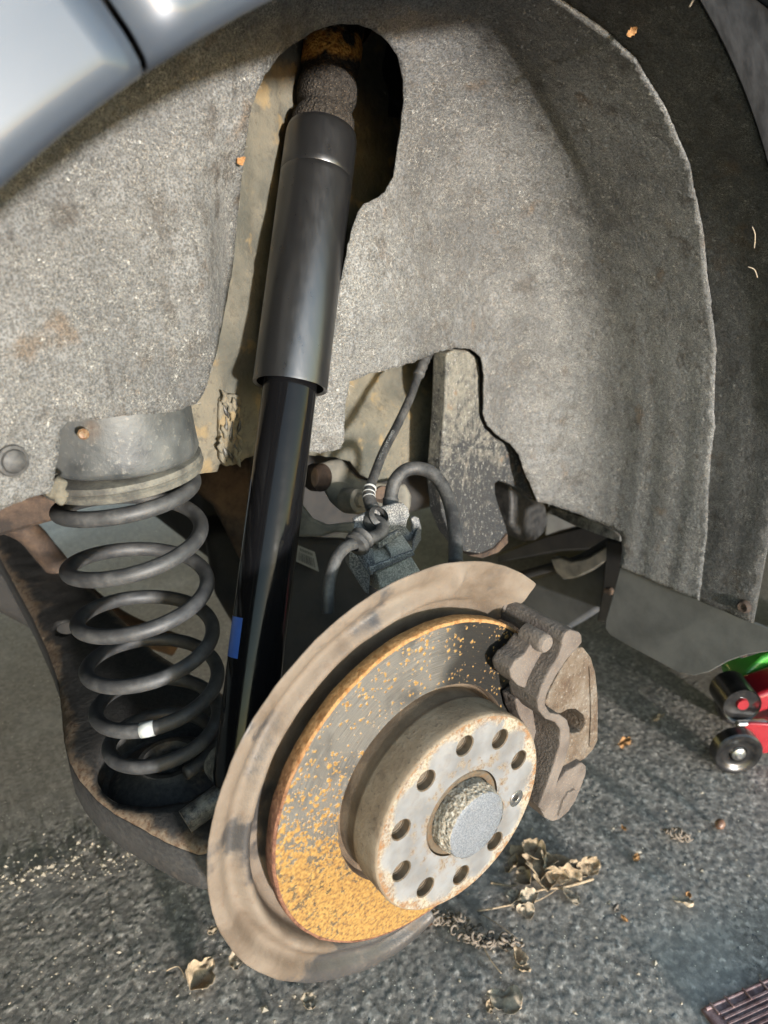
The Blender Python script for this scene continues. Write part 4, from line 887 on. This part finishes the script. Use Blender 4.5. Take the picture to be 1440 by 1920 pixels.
h1 = thing('brake_hose', 'black rubber hose with white print running from the liner down to the cable bracket', 'hose', on_y(712, 870, 0.2))
hp = [(806, 655, .275), (797, 672, .268), (784, 705, .26), (768, 748, .245), (745, 797, .226), (720, 845, .205), (704, 885, .185), (694, 915, .172), (692, 935, .164), (700, 955, .155)]
path = smooth_path([on_y(x, y, Y) for x, y, Y in hp]); mb = MB(); mb.tube(path, 0.0040, 18); mb.obj('hose_tube', RUB, h1, auto=0)
mb = MB(); mb.tube(path[0:17], [0.0052+0.0006*(i % 3 == 0) for i in range(17)], 18); mb.obj('end_sleeve', RUB, h1, auto=0)
mb = MB(); mb.tube(path[-16:], [0.0046+0.0011*(i/15) for i in range(16)], 18); mb.obj('lower_boot', RUB, h1, auto=0)
for k_ in (56, 59.5, 63):
    i = int(k_); mb = MB(); d = (path[i+1]-path[i]).normalized()
    mb.tube([path[i]+(path[i+1]-path[i])*(k_-i), path[i]+(path[i+1]-path[i])*(k_-i)+d*0.0011], 0.0053, 18); mb.obj('white_ring', TEXT, h1, auto=0)
mb = MB(); c = on_y(703, 975, 0.146); mb.lathe([(0.004, -0.006), (0.0085, -0.005), (0.0092, 0.0), (0.0080, 0.003), (0.0092, 0.006), (0.0065, 0.009)], c, (0.15, -0.75, 0.65), 24); mb.obj('grommet', RUB, h1)
mb = MB(); mb.tube(smooth_path([c, on_y(716, 985, 0.138), on_y(714, 1000, 0.128), on_y(698, 1008, 0.120), on_y(682, 1012, 0.116)]), 0.0050, 16); mb.obj('elbow', RUB, h1, auto=0)
mb = MB(); c = on_y(671, 1018, 0.113); mb.lathe([(0.004, -0.005), (0.009, -0.003), (0.0098, 0.0), (0.0085, 0.002), (0.0085, 0.004), (0.0095, 0.006), (0.005, 0.008)], c, (0.85, 0.3, 0.25), 24); mb.obj('cheek_grommet', RUB, h1)
mb = MB(); mb.tube(smooth_path([c, on_y(652, 1024, 0.110), on_y(634, 1042, 0.106), on_y(622, 1072, 0.102), on_y(616, 1105, 0.098), on_y(615, 1150, 0.094)]), 0.0042, 16); mb.obj('sensor_cable', RUB, h1, auto=0)
# the print along the hose, letter by letter
txt = "COHOPLAST — TUV2"; acc = 0.0; seg = []; 
for i in range(len(path)-1): seg.append((acc, path[i], (path[i+1]-path[i]).normalized())); acc += (path[i+1]-path[i]).length
st0 = next(s for s, p, d in seg if p.z < on_y(738, 812, 0.22).z); mbt = MB()
for ci, ch in enumerate(txt):
    if ch == ' ': continue
    s = st0+ci*0.0029
    i = max(j for j in range(len(seg)) if seg[j][0] <= s); p = seg[i][1]+seg[i][2]*(s-seg[i][0]); d = seg[i][2]
    nrm = (CAM-p); nrm = (nrm-d*nrm.dot(d)).normalized(); nrm = (nrm+d.cross(nrm)*0.25).normalized(); upv = nrm.cross(d)
    cu = bpy.data.curves.new('t', 'FONT'); cu.body = ch; cu.size = 0.0036; cu.align_x = 'CENTER'; cu.align_y = 'CENTER'; cu.resolution_u = 2
    ot = bpy.data.objects.new('t', cu); me = ot.to_mesh()
    M4 = Matrix(((d.x, upv.x, nrm.x), (d.y, upv.y, nrm.y), (d.z, upv.z, nrm.z)))
    mbt.add([p+nrm*0.00415+M4 @ v.co for v in me.vertices], [tuple(f.vertices) for f in me.polygons])
    ot.to_mesh_clear(); bpy.data.objects.remove(ot); bpy.data.curves.remove(cu)
mbt.obj('printed_text', TEXT, h1, smooth=False, recalc=False)
h2_ = thing('curved_hose', 'thick grey rubber hose bent in an arch beside the corroded bracket', 'hose', on_y(795, 880, 0.15))
path = smooth_path([on_y(x, y, Y) for x, y, Y in [(732, 950, .165), (734, 925, .170), (742, 900, .172), (760, 882, .172), (784, 878, .168), (808, 886, .16), (828, 908, .15), (842, 940, .138), (850, 975, .125), (854, 1010, .112), (854, 1055, .095)]])
mb = MB(); mb.tube(path, 0.0057, 18); mb.obj('hose_tube', RUB, h2_, auto=0)
mb = MB(); mb.tube([path[0], path[5]], [0.0066, 0.0066], 18); mb.obj('hose_collar', RUB, h2_)

# linkage in the shade behind the strut
lk = thing('trailing_arm', 'grimy alloy suspension link and pivot bolt in shade beside the strut', 'suspension arm', at(640, 930, 0.75))
join(MB().prism([at(x, y, 0.76) for x, y in [(590, 868), (640, 858), (668, 895), (700, 905), (760, 905), (772, 930), (768, 960), (720, 960), (670, 965), (640, 960), (618, 940), (600, 905)]], FWD*0.05)).obj('link_casting', ALLOY, lk, remesh=0.003, relax=5, disp=0.003, dscale=0.02)
mb = MB(); mb.lathe([(0, -0.012), (0.006, -0.012), (0.0075, -0.008), (0.0115, -0.006), (0.0125, 0.0), (0.0125, 0.01)], at(662, 938, 0.735), (-0.3, 1, -0.2), 24); mb.obj('pivot_bolt', ALLOY, lk)
slab([(540, 925), (566, 948), (584, 972), (612, 984), (662, 978), (668, 990), (664, 1000), (628, 998), (600, 1007), (566, 1007), (540, 1005)], lambda x, y: at(x, y, 0.68), FWD*0.02, ALLOY, 'lower_link', lk, bevel=0.004, seg=3)
mb = MB(); mb.lathe([(0, -0.006), (0.012, -0.005), (0.014, 0.0), (0.014, 0.012)], at(588, 895, 0.74), (0.2, -1, 0.2), 20); mb.obj('end_cap', RSUB, lk)
mb = MB(); mb.lathe([(0, -0.004), (0.007, -0.003), (0.009, 0.004)], at(716, 925, 0.72), (-0.3, -1, 0), 16); mb.obj('bush_washer', RSUB, lk)
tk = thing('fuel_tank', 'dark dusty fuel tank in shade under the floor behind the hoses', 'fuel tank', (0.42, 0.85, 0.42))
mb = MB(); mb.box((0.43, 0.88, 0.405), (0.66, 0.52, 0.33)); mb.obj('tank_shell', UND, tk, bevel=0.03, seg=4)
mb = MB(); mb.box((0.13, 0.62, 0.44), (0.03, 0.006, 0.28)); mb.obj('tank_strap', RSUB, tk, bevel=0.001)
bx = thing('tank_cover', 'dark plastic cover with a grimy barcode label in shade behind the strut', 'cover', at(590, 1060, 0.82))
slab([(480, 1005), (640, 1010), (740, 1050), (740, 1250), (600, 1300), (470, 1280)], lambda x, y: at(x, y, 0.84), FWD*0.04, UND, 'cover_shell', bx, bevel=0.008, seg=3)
Lq = [at(x, y, 0.832) for x, y in [(558, 1022), (590, 1035), (598, 1072), (554, 1052)]]
slab([(558, 1022), (590, 1035), (598, 1072), (554, 1052)], lambda x, y: at(x, y, 0.834), FWD*0.0005, PAPER, 'paper_label', bx, bevel=0)
mb = MB(); rs = random.Random(4); u = 0.12
def lq(u, v): return (Lq[0]*(1-u)+Lq[1]*u)*(1-v)+(Lq[3]*(1-u)+Lq[2]*u)*v
while u < 0.88:
    wd = rs.choice((0.015, 0.02, 0.035)); mb.add([lq(u, .38), lq(u+wd, .38), lq(u+wd, .86), lq(u, .86)], [(0, 1, 2, 3)]); u += wd+rs.choice((0.015, 0.025, 0.04))
for u in np.arange(0.15, 0.85, 0.09): mb.add([lq(u, .12), lq(u+.05, .12), lq(u+.05, .27), lq(u, .27)], [(0, 1, 2, 3)])
mb.obj('barcode', INK, bx, smooth=False)

# ------------------------------------------------------------------ trolley jack
jp = on_z(1374, 1445, 0.0); JL = Vector((0.80, -0.60, 0)).normalized(); JA = Vector((-0.60, -0.80, 0)).normalized(); JZ = Vector((0, 0, 1))
jack = thing('trolley_jack', 'red and green trolley jack with small black front wheel', 'trolley jack', jp)
def J(l, a, z): return jp+JL*l+JA*a+JZ*z
for sgn, lf in ((0.0, 0.0), (-0.105, 0.05)):
    mb = MB(); mb.lathe([(0.012, 0.004), (0.018, 0.003), (0.0225, 0.0055), (0.026, 0.0075), (0.0305, 0.0075), (0.0325, 0.0055), (0.0325, -0.010), (0.030, -0.012), (0.012, -0.012)], J(lf, sgn, 0.0325), JA, 40)
    wh = mb.obj('wheel', BLKP, jack)
    mb = MB(); mb.lathe([(0.0, 0.0105), (0.004, 0.0105), (0.0055, 0.009), (0.009, 0.0075), (0.0105, 0.004)], J(lf, sgn, 0.0325), JA, 6 if sgn else 18); mb.obj('wheel_nut', STEELB, wh)
for a in (-0.016, -0.09):
    mb = MB(); mb.prism([J(l+(0.045 if a < -0.05 else 0), a, z) for l, z in [(-0.004, 0.040), (0.02, 0.066), (0.05, 0.064), (0.2, 0.085), (0.5, 0.10), (0.5, 0.05), (0.2, 0.03), (0.04, 0.014), (0.012, 0.018), (-0.006, 0.028)]], JA*-0.005); mb.obj('side_plate', RED, jack, bevel=0.0015)
mb = MB(); mb.prism([J(l, -0.03, z) for l, z in [(0.01, 0.075), (0.03, 0.10), (0.07, 0.118), (0.3, 0.13), (0.3, 0.09), (0.07, 0.085), (0.03, 0.066)]], JA*-0.05); mb.obj('lift_arm', RED, jack, bevel=0.006, seg=3)
mb = MB(); mb.lathe([(0.024, -0.03), (0.026, -0.028), (0.026, -0.075), (0, -0.075)], J(0.012, 0.0, 0.085), JA, 32); mb.lathe([(0, -0.03), (0.024, -0.03)], J(0.012, 0.0, 0.085), JA, 32); mb.obj('pivot_roller', BLKP, jack)
mb = MB(); mb.lathe([(0, 0.0), (0.0075, 0.0), (0.0085, -0.003), (0.0085, -0.01)], J(0.012, -0.026, 0.088), JA, 24); mb.obj('pivot_stud', RED, jack)
mb = MB(); mb.tube([J(0.005, -0.02, 0.062), J(0.045, -0.025, 0.06)], 0.005, 12); mb.obj('tie_rod', STEELB, jack)
mb = MB(); mb.prism([J(l, -0.085, z) for l, z in [(0.03, 0.085), (0.06, 0.125), (0.2, 0.20), (0.2, 0.16), (0.09, 0.10), (0.06, 0.07), (0.035, 0.065)]], JA*-0.06); mb.obj('handle_yoke', GRN, jack, bevel=0.005, seg=3)

# ------------------------------------------------------------------ ribbed mat at the corner
c0 = on_z(1312, 1896, 0.0); c1 = on_z(1445, 1836, 0.0); ue = (c1-c0).normalized(); ve = Vector((ue.y, -ue.x, 0))
if ve.y > 0: ve = -ve
mat_ = thing('ribbed_mat', 'dusty maroon ribbed rubber mat corner lying on the tarmac', 'mat', c0)
MAR = mat_plain('dusty_maroon_rubber', (0.19, 0.085, 0.085), 0.6, 0, 0.25, 90, 0.75, (0.5, 0.38, 0.38), 0.5)
def mt(u, v, z): return c0+ue*u+ve*v+JZ*z
mb = MB(); mb.prism([mt(0, 0, 0.0), mt(0.4, 0, 0), mt(0.4, 0.3, 0), mt(0, 0.3, 0)], (0, 0, 0.004)); mb.obj('mat_base', MAR, mat_, bevel=0.002)
mb = MB(); mb.tube([mt(0.004, 0.0025, 0.0042), mt(0.4, 0.0025, 0.0042)], 0.002, 10); mb.obj('edge_bead', MAR, mat_)
for k_ in range(22):
    mb = MB(); v = 0.0095+k_*0.0052; mb.prism([mt(0.013, v, 0.0038), mt(0.4, v, 0.0038), mt(0.4, v+0.003, 0.0038), mt(0.013, v+0.003, 0.0038)], (0, 0, 0.0022)); mb.obj('rib', MAR, mat_, bevel=0.0007)
for u in (0.0105, 0.028, 0.05, 0.072, 0.094):
    mb = MB(); mb.prism([mt(u, 0.0, 0.005), mt(u+0.0016, 0.0, 0.005), mt(u+0.0016, 0.012, 0.005), mt(u, 0.012, 0.005)], (0, 0, 0.0022)); mb.obj('stitch', MAR, mat_, bevel=0.0004)

# ------------------------------------------------------------------ leaves, twigs, acorns
def leaf_mesh(mb, c, size, yaw, seed, curl=0.5, tilt=0.2, asp=0.7):
    rs = random.Random(seed); n = 13; m_ = 9; vs_ = []
    lob = [rs.uniform(0.65, 1.2) for _ in range(n)]; ph = rs.uniform(0, 6)
    ca, sa = math.cos(yaw), math.sin(yaw)
    for i in range(n):
        u = i/(n-1); wd = math.sin(math.pi*(0.06+0.9*u)**0.8)*asp*lob[i]
        for j in range(m_):
            v = j/(m_-1)*2-1
            x = (u-0.5); y = v*wd*0.5*(1+0.15*math.sin(7*u+ph))
            z = curl*0.35*(v*v)*wd+curl*0.4*(x*x)+0.09*math.sin(5*x+ph)*math.cos(4*v)+0.15*noise.noise(Vector((x*5, y*5, seed*3.1)))+0.11*abs(noise.noise(Vector((x*9, y*9, seed*1.7))))
            p = Vector((x, y, z))*size
            p = Matrix.Rotation(tilt, 3, 'X') @ p; p = Vector((p.x*ca-p.y*sa, p.x*sa+p.y*ca, p.z)); vs_.append(p)
    lo = min(p.z for p in vs_); base = len(mb.v)
    mb.add([Vector((c[0], c[1], (c[2] if len(c) > 2 else 0)))+p-Vector((0, 0, lo-0.0008)) for p in vs_], [(i*m_+j, i*m_+j+1, (i+1)*m_+j+1, (i+1)*m_+j) for i in range(n-1) for j in range(m_-1)])
def leaf(px, py, size, yaw, mat, label, seed, **k):
    c = on_z(px, py, 0.0); mb = MB(); leaf_mesh(mb, (0, 0, 0), size, yaw, seed, **k)
    o = mb.obj('dry_leaf', mat, None, auto=0, solid=0.0004, subsurf=1, recalc=False); o.location = c
    tag(o, label, 'leaf', 'dry leaves scattered on the tarmac'); return o
leaf(378, 1832, 0.036, 0.5, L1, 'large straw-coloured curled leaf left of the bottom of the splash shield', 1, curl=0.9, asp=0.9, tilt=0.4)
leaf(440, 1806, 0.024, 0.9, L2, 'small folded pale leaf tucked under the lower left rim of the shield', 2, curl=0.9, tilt=0.5)
leaf(578, 1882, 0.019, 1.3, L2, 'small square straw leaf at the bottom edge below the shield', 3, curl=0.7, asp=0.95)
leaf(400, 1748, 0.014, 0.3, L1, 'tiny pale leaf scrap peeping out at the left rim of the shield', 4)
leaf(945, 1884, 0.034, 2.2, L2, 'broad flat tan leaf at the bottom right of the tarmac foreground', 5, curl=0.35, asp=1.0)
leaf(918, 1890, 0.014, 0.7, L1, 'tiny leaf scrap just left of the broad flat tan leaf', 6)
leaf(968, 1800, 0.026, 1.0, L1, 'cupped straw leaf at the end of the grey seed heads', 7, curl=1.0, tilt=0.5)
leaf(978, 1822, 0.018, 2.3, L1, 'little straw leaf lying just below the cupped straw leaf', 8, curl=0.7)
leaf(1068, 1686, 0.026, 1.5, L2, 'pointed tan leaf lying below the long twig', 9, curl=0.8, tilt=0.3)
leaf(1279, 1697, 0.022, 1.9, L2, 'lone creased tan leaf on the open tarmac to the right', 10, curl=0.9, tilt=0.4)
leaf(1290, 1680, 0.010, 0.4, L4, 'tiny orange leaf scrap above the lone creased leaf', 11)
leaf(1170, 1397, 0.030, 0.1, L4, 'orange-brown leaf below the caliper side, in front of the jack', 12, curl=0.4, asp=0.5)
leaf(1234, 1350, 0.026, -0.1, L2, 'thin pale leaf scrap nearest the mud flap', 13, curl=0.5, asp=0.4)
leaf(1155, 1705, 0.012, 0.4, L3, 'small grey-brown oval leaf right of the pointed tan leaf', 14, curl=0.2)
leaf(1170, 1724, 0.010, 1.4, L4, 'small orange oval leaf beside the grey-brown oval leaf', 15, curl=0.2)
leaf(1193, 1611, 0.014, 0.3, L4, 'small orange leaf chip on the tarmac above the long twig', 16, curl=0.5)
leaf(775, 1745, 0.022, 0.8, L3, 'dull brown leaf half hidden under the lower edge of the brake disc', 17, curl=0.6)
leaf(1168, 1555, 0.010, 1.1, L4, 'tiny orange leaf chip nearest the foot of the caliper', 18)
def scrap(px, py, size, mat, label, seed, name='leaf_scrap', cat='leaf'):
    p = hit_liner(px, py)-ray(px, py).normalized()*0.004; mb = MB(); leaf_mesh(mb, (0, 0, 0), size, 0.6, seed, curl=0.4, asp=0.7)
    o = mb.obj(name, mat, None, auto=0, solid=0.0003, recalc=False); o.location = p; o.rotation_euler = (R(80), 0, R(-20)); return tag(o, label, cat, 'scraps stuck to the liner')
scrap(1181, 62, 0.008, L4, 'small orange leaf scrap stuck on the dark upper right of the liner', 31)
scrap(452, 302, 0.007, L4, 'tiny orange leaf scrap caught on the liner edge left of the shock absorber', 32)
for (x, y), (x2, y2), lb in [((1408, 425), (1412, 465), 'pale grass straw hanging on the dark outer liner strip'), ((1400, 500), (1418, 520), 'short straw just below the longer one on the outer liner strip'), ((1300, 1), (1290, 16), 'tiny straw at the top right of the liner')]:
    a = hit_liner(x, y); b = hit_liner(x2, y2); mb = MB(); m_ = (a+b)/2+Vector((0.001, 0, 0.002)); q = Vector((-0.002, -0.002, 0))
    mb.tube(smooth_path([a+q, m_+q*1.6, b+q], 5), 0.0005, 6); o = mb.obj('grass_straw', L2, None, auto=0); tag(o, lb, 'straw', 'scraps stuck to the liner')
# crumpled clump beside the hub
def clump(name, label, cat, pieces, mat, seed):
    rs = random.Random(seed); c = on_z(*pieces[0][:2], 0.0); t = thing(name, label, cat, c, None)
    for (px, py, size, h) in pieces:
        q = on_z(px, py, h*0.3); mb = MB(); leaf_mesh(mb, (q.x, q.y, h), size, rs.uniform(0, 6), rs.randint(0, 999), curl=rs.uniform(0.7, 1.5), tilt=rs.uniform(-0.9, 0.9), asp=rs.uniform(0.6, 1.0))
        o = mb.obj('leaf_blade', mat, t, auto=0, solid=0.0004, subsurf=1, recalc=False)
    return t
clump('crumpled_leaf', 'large crumpled straw-coloured leaf clump on the tarmac right of the hub', 'leaf clump', [(985, 1622, .04, 0), (1010, 1635, .042, .004), (1035, 1640, .04, .002), (1060, 1645, .036, 0), (1000, 1612, .03, .012), (965, 1630, .03, 0), (1045, 1652, .03, .008), (1020, 1660, .028, 0), (985, 1650, .024, 0), (1070, 1632, .022, .005)], L1, 5)
clump('crumpled_leaf', 'small straw-coloured leaf tuft at the right end of the long twig', 'leaf clump', [(1098, 1632, .028, 0), (1110, 1626, .02, .004), (1085, 1638, .02, 0)], L1, 9)
clump('crumpled_leaf', 'shrivelled brown leaf knot on the twig between hub face and long clump', 'leaf clump', [(978, 1696, .028, 0), (990, 1688, .022, .005), (965, 1690, .02, .002), (985, 1708, .02, 0)], L2, 12)
def curls(px, py, n, spread, seed, label, mat):
    rs = random.Random(seed); c = on_z(px, py, 0.0); t = thing('seed_head', label, 'seed head', c, 'dried curled seed heads on the tarmac')
    mb = MB()
    for k in range(n):
        u = rs.gauss(0, 1); v = rs.gauss(0, 0.45); q = c+Vector((u*spread*0.55, -u*spread*0.62+v*spread*0.5, 0.003+abs(rs.gauss(0, 0.006))))
        a = rs.uniform(0, 6.3); r = rs.uniform(0.0022, 0.0045); e = rs.uniform(-1, 1)
        mb.tube([q+Vector((r*math.cos(a+w_)*1.0, r*math.sin(a+w_), 0.003*math.sin(w_*1.3+e)+w_*0.0008)) for w_ in np.linspace(0, 4.4, 9)], [0.0005, 0.0011, 0.0015, 0.0016, 0.0016, 0.0015, 0.0012, 0.0009, 0.0004], 6)
    mb.obj('curled_pod', mat, t, auto=0); return t, c
curls(842, 1738, 40, 0.016, 2, 'grey curled seed head nearest the bottom of the brake disc', L3)
curls(900, 1775, 34, 0.014, 3, 'grey-brown curled seed head in the middle of the dried plant', L3)
curls(940, 1778, 20, 0.010, 4, 'pale grey curled seed head beside the cupped straw leaf', L3)
curls(1273, 1578, 16, 0.012, 6, 'small dark curled seed head alone on the tarmac under the jack', L3)
def twig(pts, r, label, name='dry_twig'):
    P_ = smooth_path([on_z(x, y, 0.003)+Vector((0, 0, h)) for x, y, h in pts]); mb = MB()
    mb.tube(P_, [r*(1-0.5*i/len(P_)) for i in range(len(P_))], 8); o = mb.obj(name, L1, None, auto=0)
    tag(o, label, 'twig', 'dry stalks on the tarmac'); return o
twig([(1112, 1648, 0), (1060, 1664, .001), (1010, 1672, .002), (985, 1690, .001), (930, 1702, 0), (895, 1708, 0)], 0.0017, 'long straw-coloured twig running under the crumpled leaf clump')
twig([(1000, 1692, 0), (1020, 1685, .002), (1045, 1668, .001)], 0.0007, 'thin short stalk forking off below the long twig')
twig([(905, 1715, 0), (935, 1735, .001), (970, 1760, 0)], 0.0006, 'hair-thin stalk pointing from the twig to the seed heads')
twig([(898, 1750, .001), (915, 1795, .002), (940, 1825, 0)], 0.0011, 'dark thin stalk running down from the grey seed heads')
twig([(920, 1655, 0), (955, 1662, .001), (970, 1660, 0)], 0.0015, 'short stalk end sticking out left of the crumpled leaf clump')
twig([(312, 1820, 0), (335, 1815, .002), (348, 1835, 0)], 0.0006, 'hair-thin bent stalk left of the large curled leaf')
def acorn(px, py, r, label, yaw=0.3):
    c = on_z(px, py, r); t = thing('acorn', label, 'acorn', c, 'acorns on the tarmac'); ax = Vector((math.cos(yaw), math.sin(yaw), 0.35))
    mb = MB(); mb.lathe([(0, -1.05*r), (0.5*r, -0.95*r), (0.86*r, -0.5*r), (0.98*r, 0), (0.86*r, 0.55*r), (0.5*r, 0.95*r), (0.14*r, 1.12*r), (0, 1.28*r)], c, ax, 24); mb.obj('nut', ACORN, t)
    return t
acorn(610, 1822, 0.0068, 'round brown acorn just below the bottom rim of the shield', 1.2)
acorn(1350, 1545, 0.0062, 'small brown acorn on the tarmac below the jack wheel', 0.2)
c = on_z(799, 1722, 0.007); o = thing('acorn_cup', 'empty round acorn cup touching the lower edge of the brake disc', 'acorn cup', c)
mb = MB(); mb.lathe([(0, -0.006), (0.0045, -0.0055), (0.0074, -0.002), (0.0078, 0.002), (0.0070, 0.0045), (0.0060, 0.0042), (0.0062, 0.001), (0.004, -0.003), (0, -0.004)], c, (0.55, -0.75, 0.5), 28); mb.obj('cup_shell', ACORN, o)

# pale grit and crumbs on the tarmac
rs = random.Random(11); mb = MB()
def crumb(c, r):
    ph = [rs.uniform(0.6, 1.3) for _ in range(6)]; e = rs.uniform(0.5, 1.8); a = rs.uniform(0, 3.14); ca, sa = math.cos(a), math.sin(a)
    pts_ = [Vector((r*e*ph[0], 0, 0)), Vector((-r*e*ph[1], 0, 0)), Vector((0, r*ph[2], 0)), Vector((0, -r*ph[3], 0)), Vector((0, 0, r*0.8*ph[4])), Vector((0, 0, -r*0.4))]
    pts_ = [c+Vector((p.x*ca-p.y*sa, p.x*sa+p.y*ca, p.z)) for p in pts_]
    mb.add(pts_, [(0, 2, 4), (2, 1, 4), (1, 3, 4), (3, 0, 4), (2, 0, 5), (1, 2, 5), (3, 1, 5), (0, 3, 5)])
for k_ in range(190):
    t_ = rs.random(); x = 10+t_*290+rs.gauss(0, 28); y = 1655-t_*85+rs.gauss(0, 22); crumb(on_z(x, y, 0.0015), abs(rs.gauss(0.0012, 0.0009))+0.0004)
for k_ in range(150): crumb(on_z(rs.uniform(0, 420), rs.uniform(1600, 1920), 0.001), abs(rs.gauss(0.0006, 0.0004))+0.0003)
for k_ in range(130): crumb(on_z(rs.uniform(420, 1440), rs.uniform(1480, 1920), 0.001), abs(rs.gauss(0.0008, 0.0007))+0.0003)
o = mb.obj('pale_grit', NT('pale_crumb').done((0.48, 0.42, 0.33), 0.85), None, smooth=False, recalc=False); tag(o, 'scattered pale crumbs and grit on the tarmac', None, None, 'stuff')

#print('LIP', LCX, LCZ, LR, 'SL', S_SL0, S_SL1)
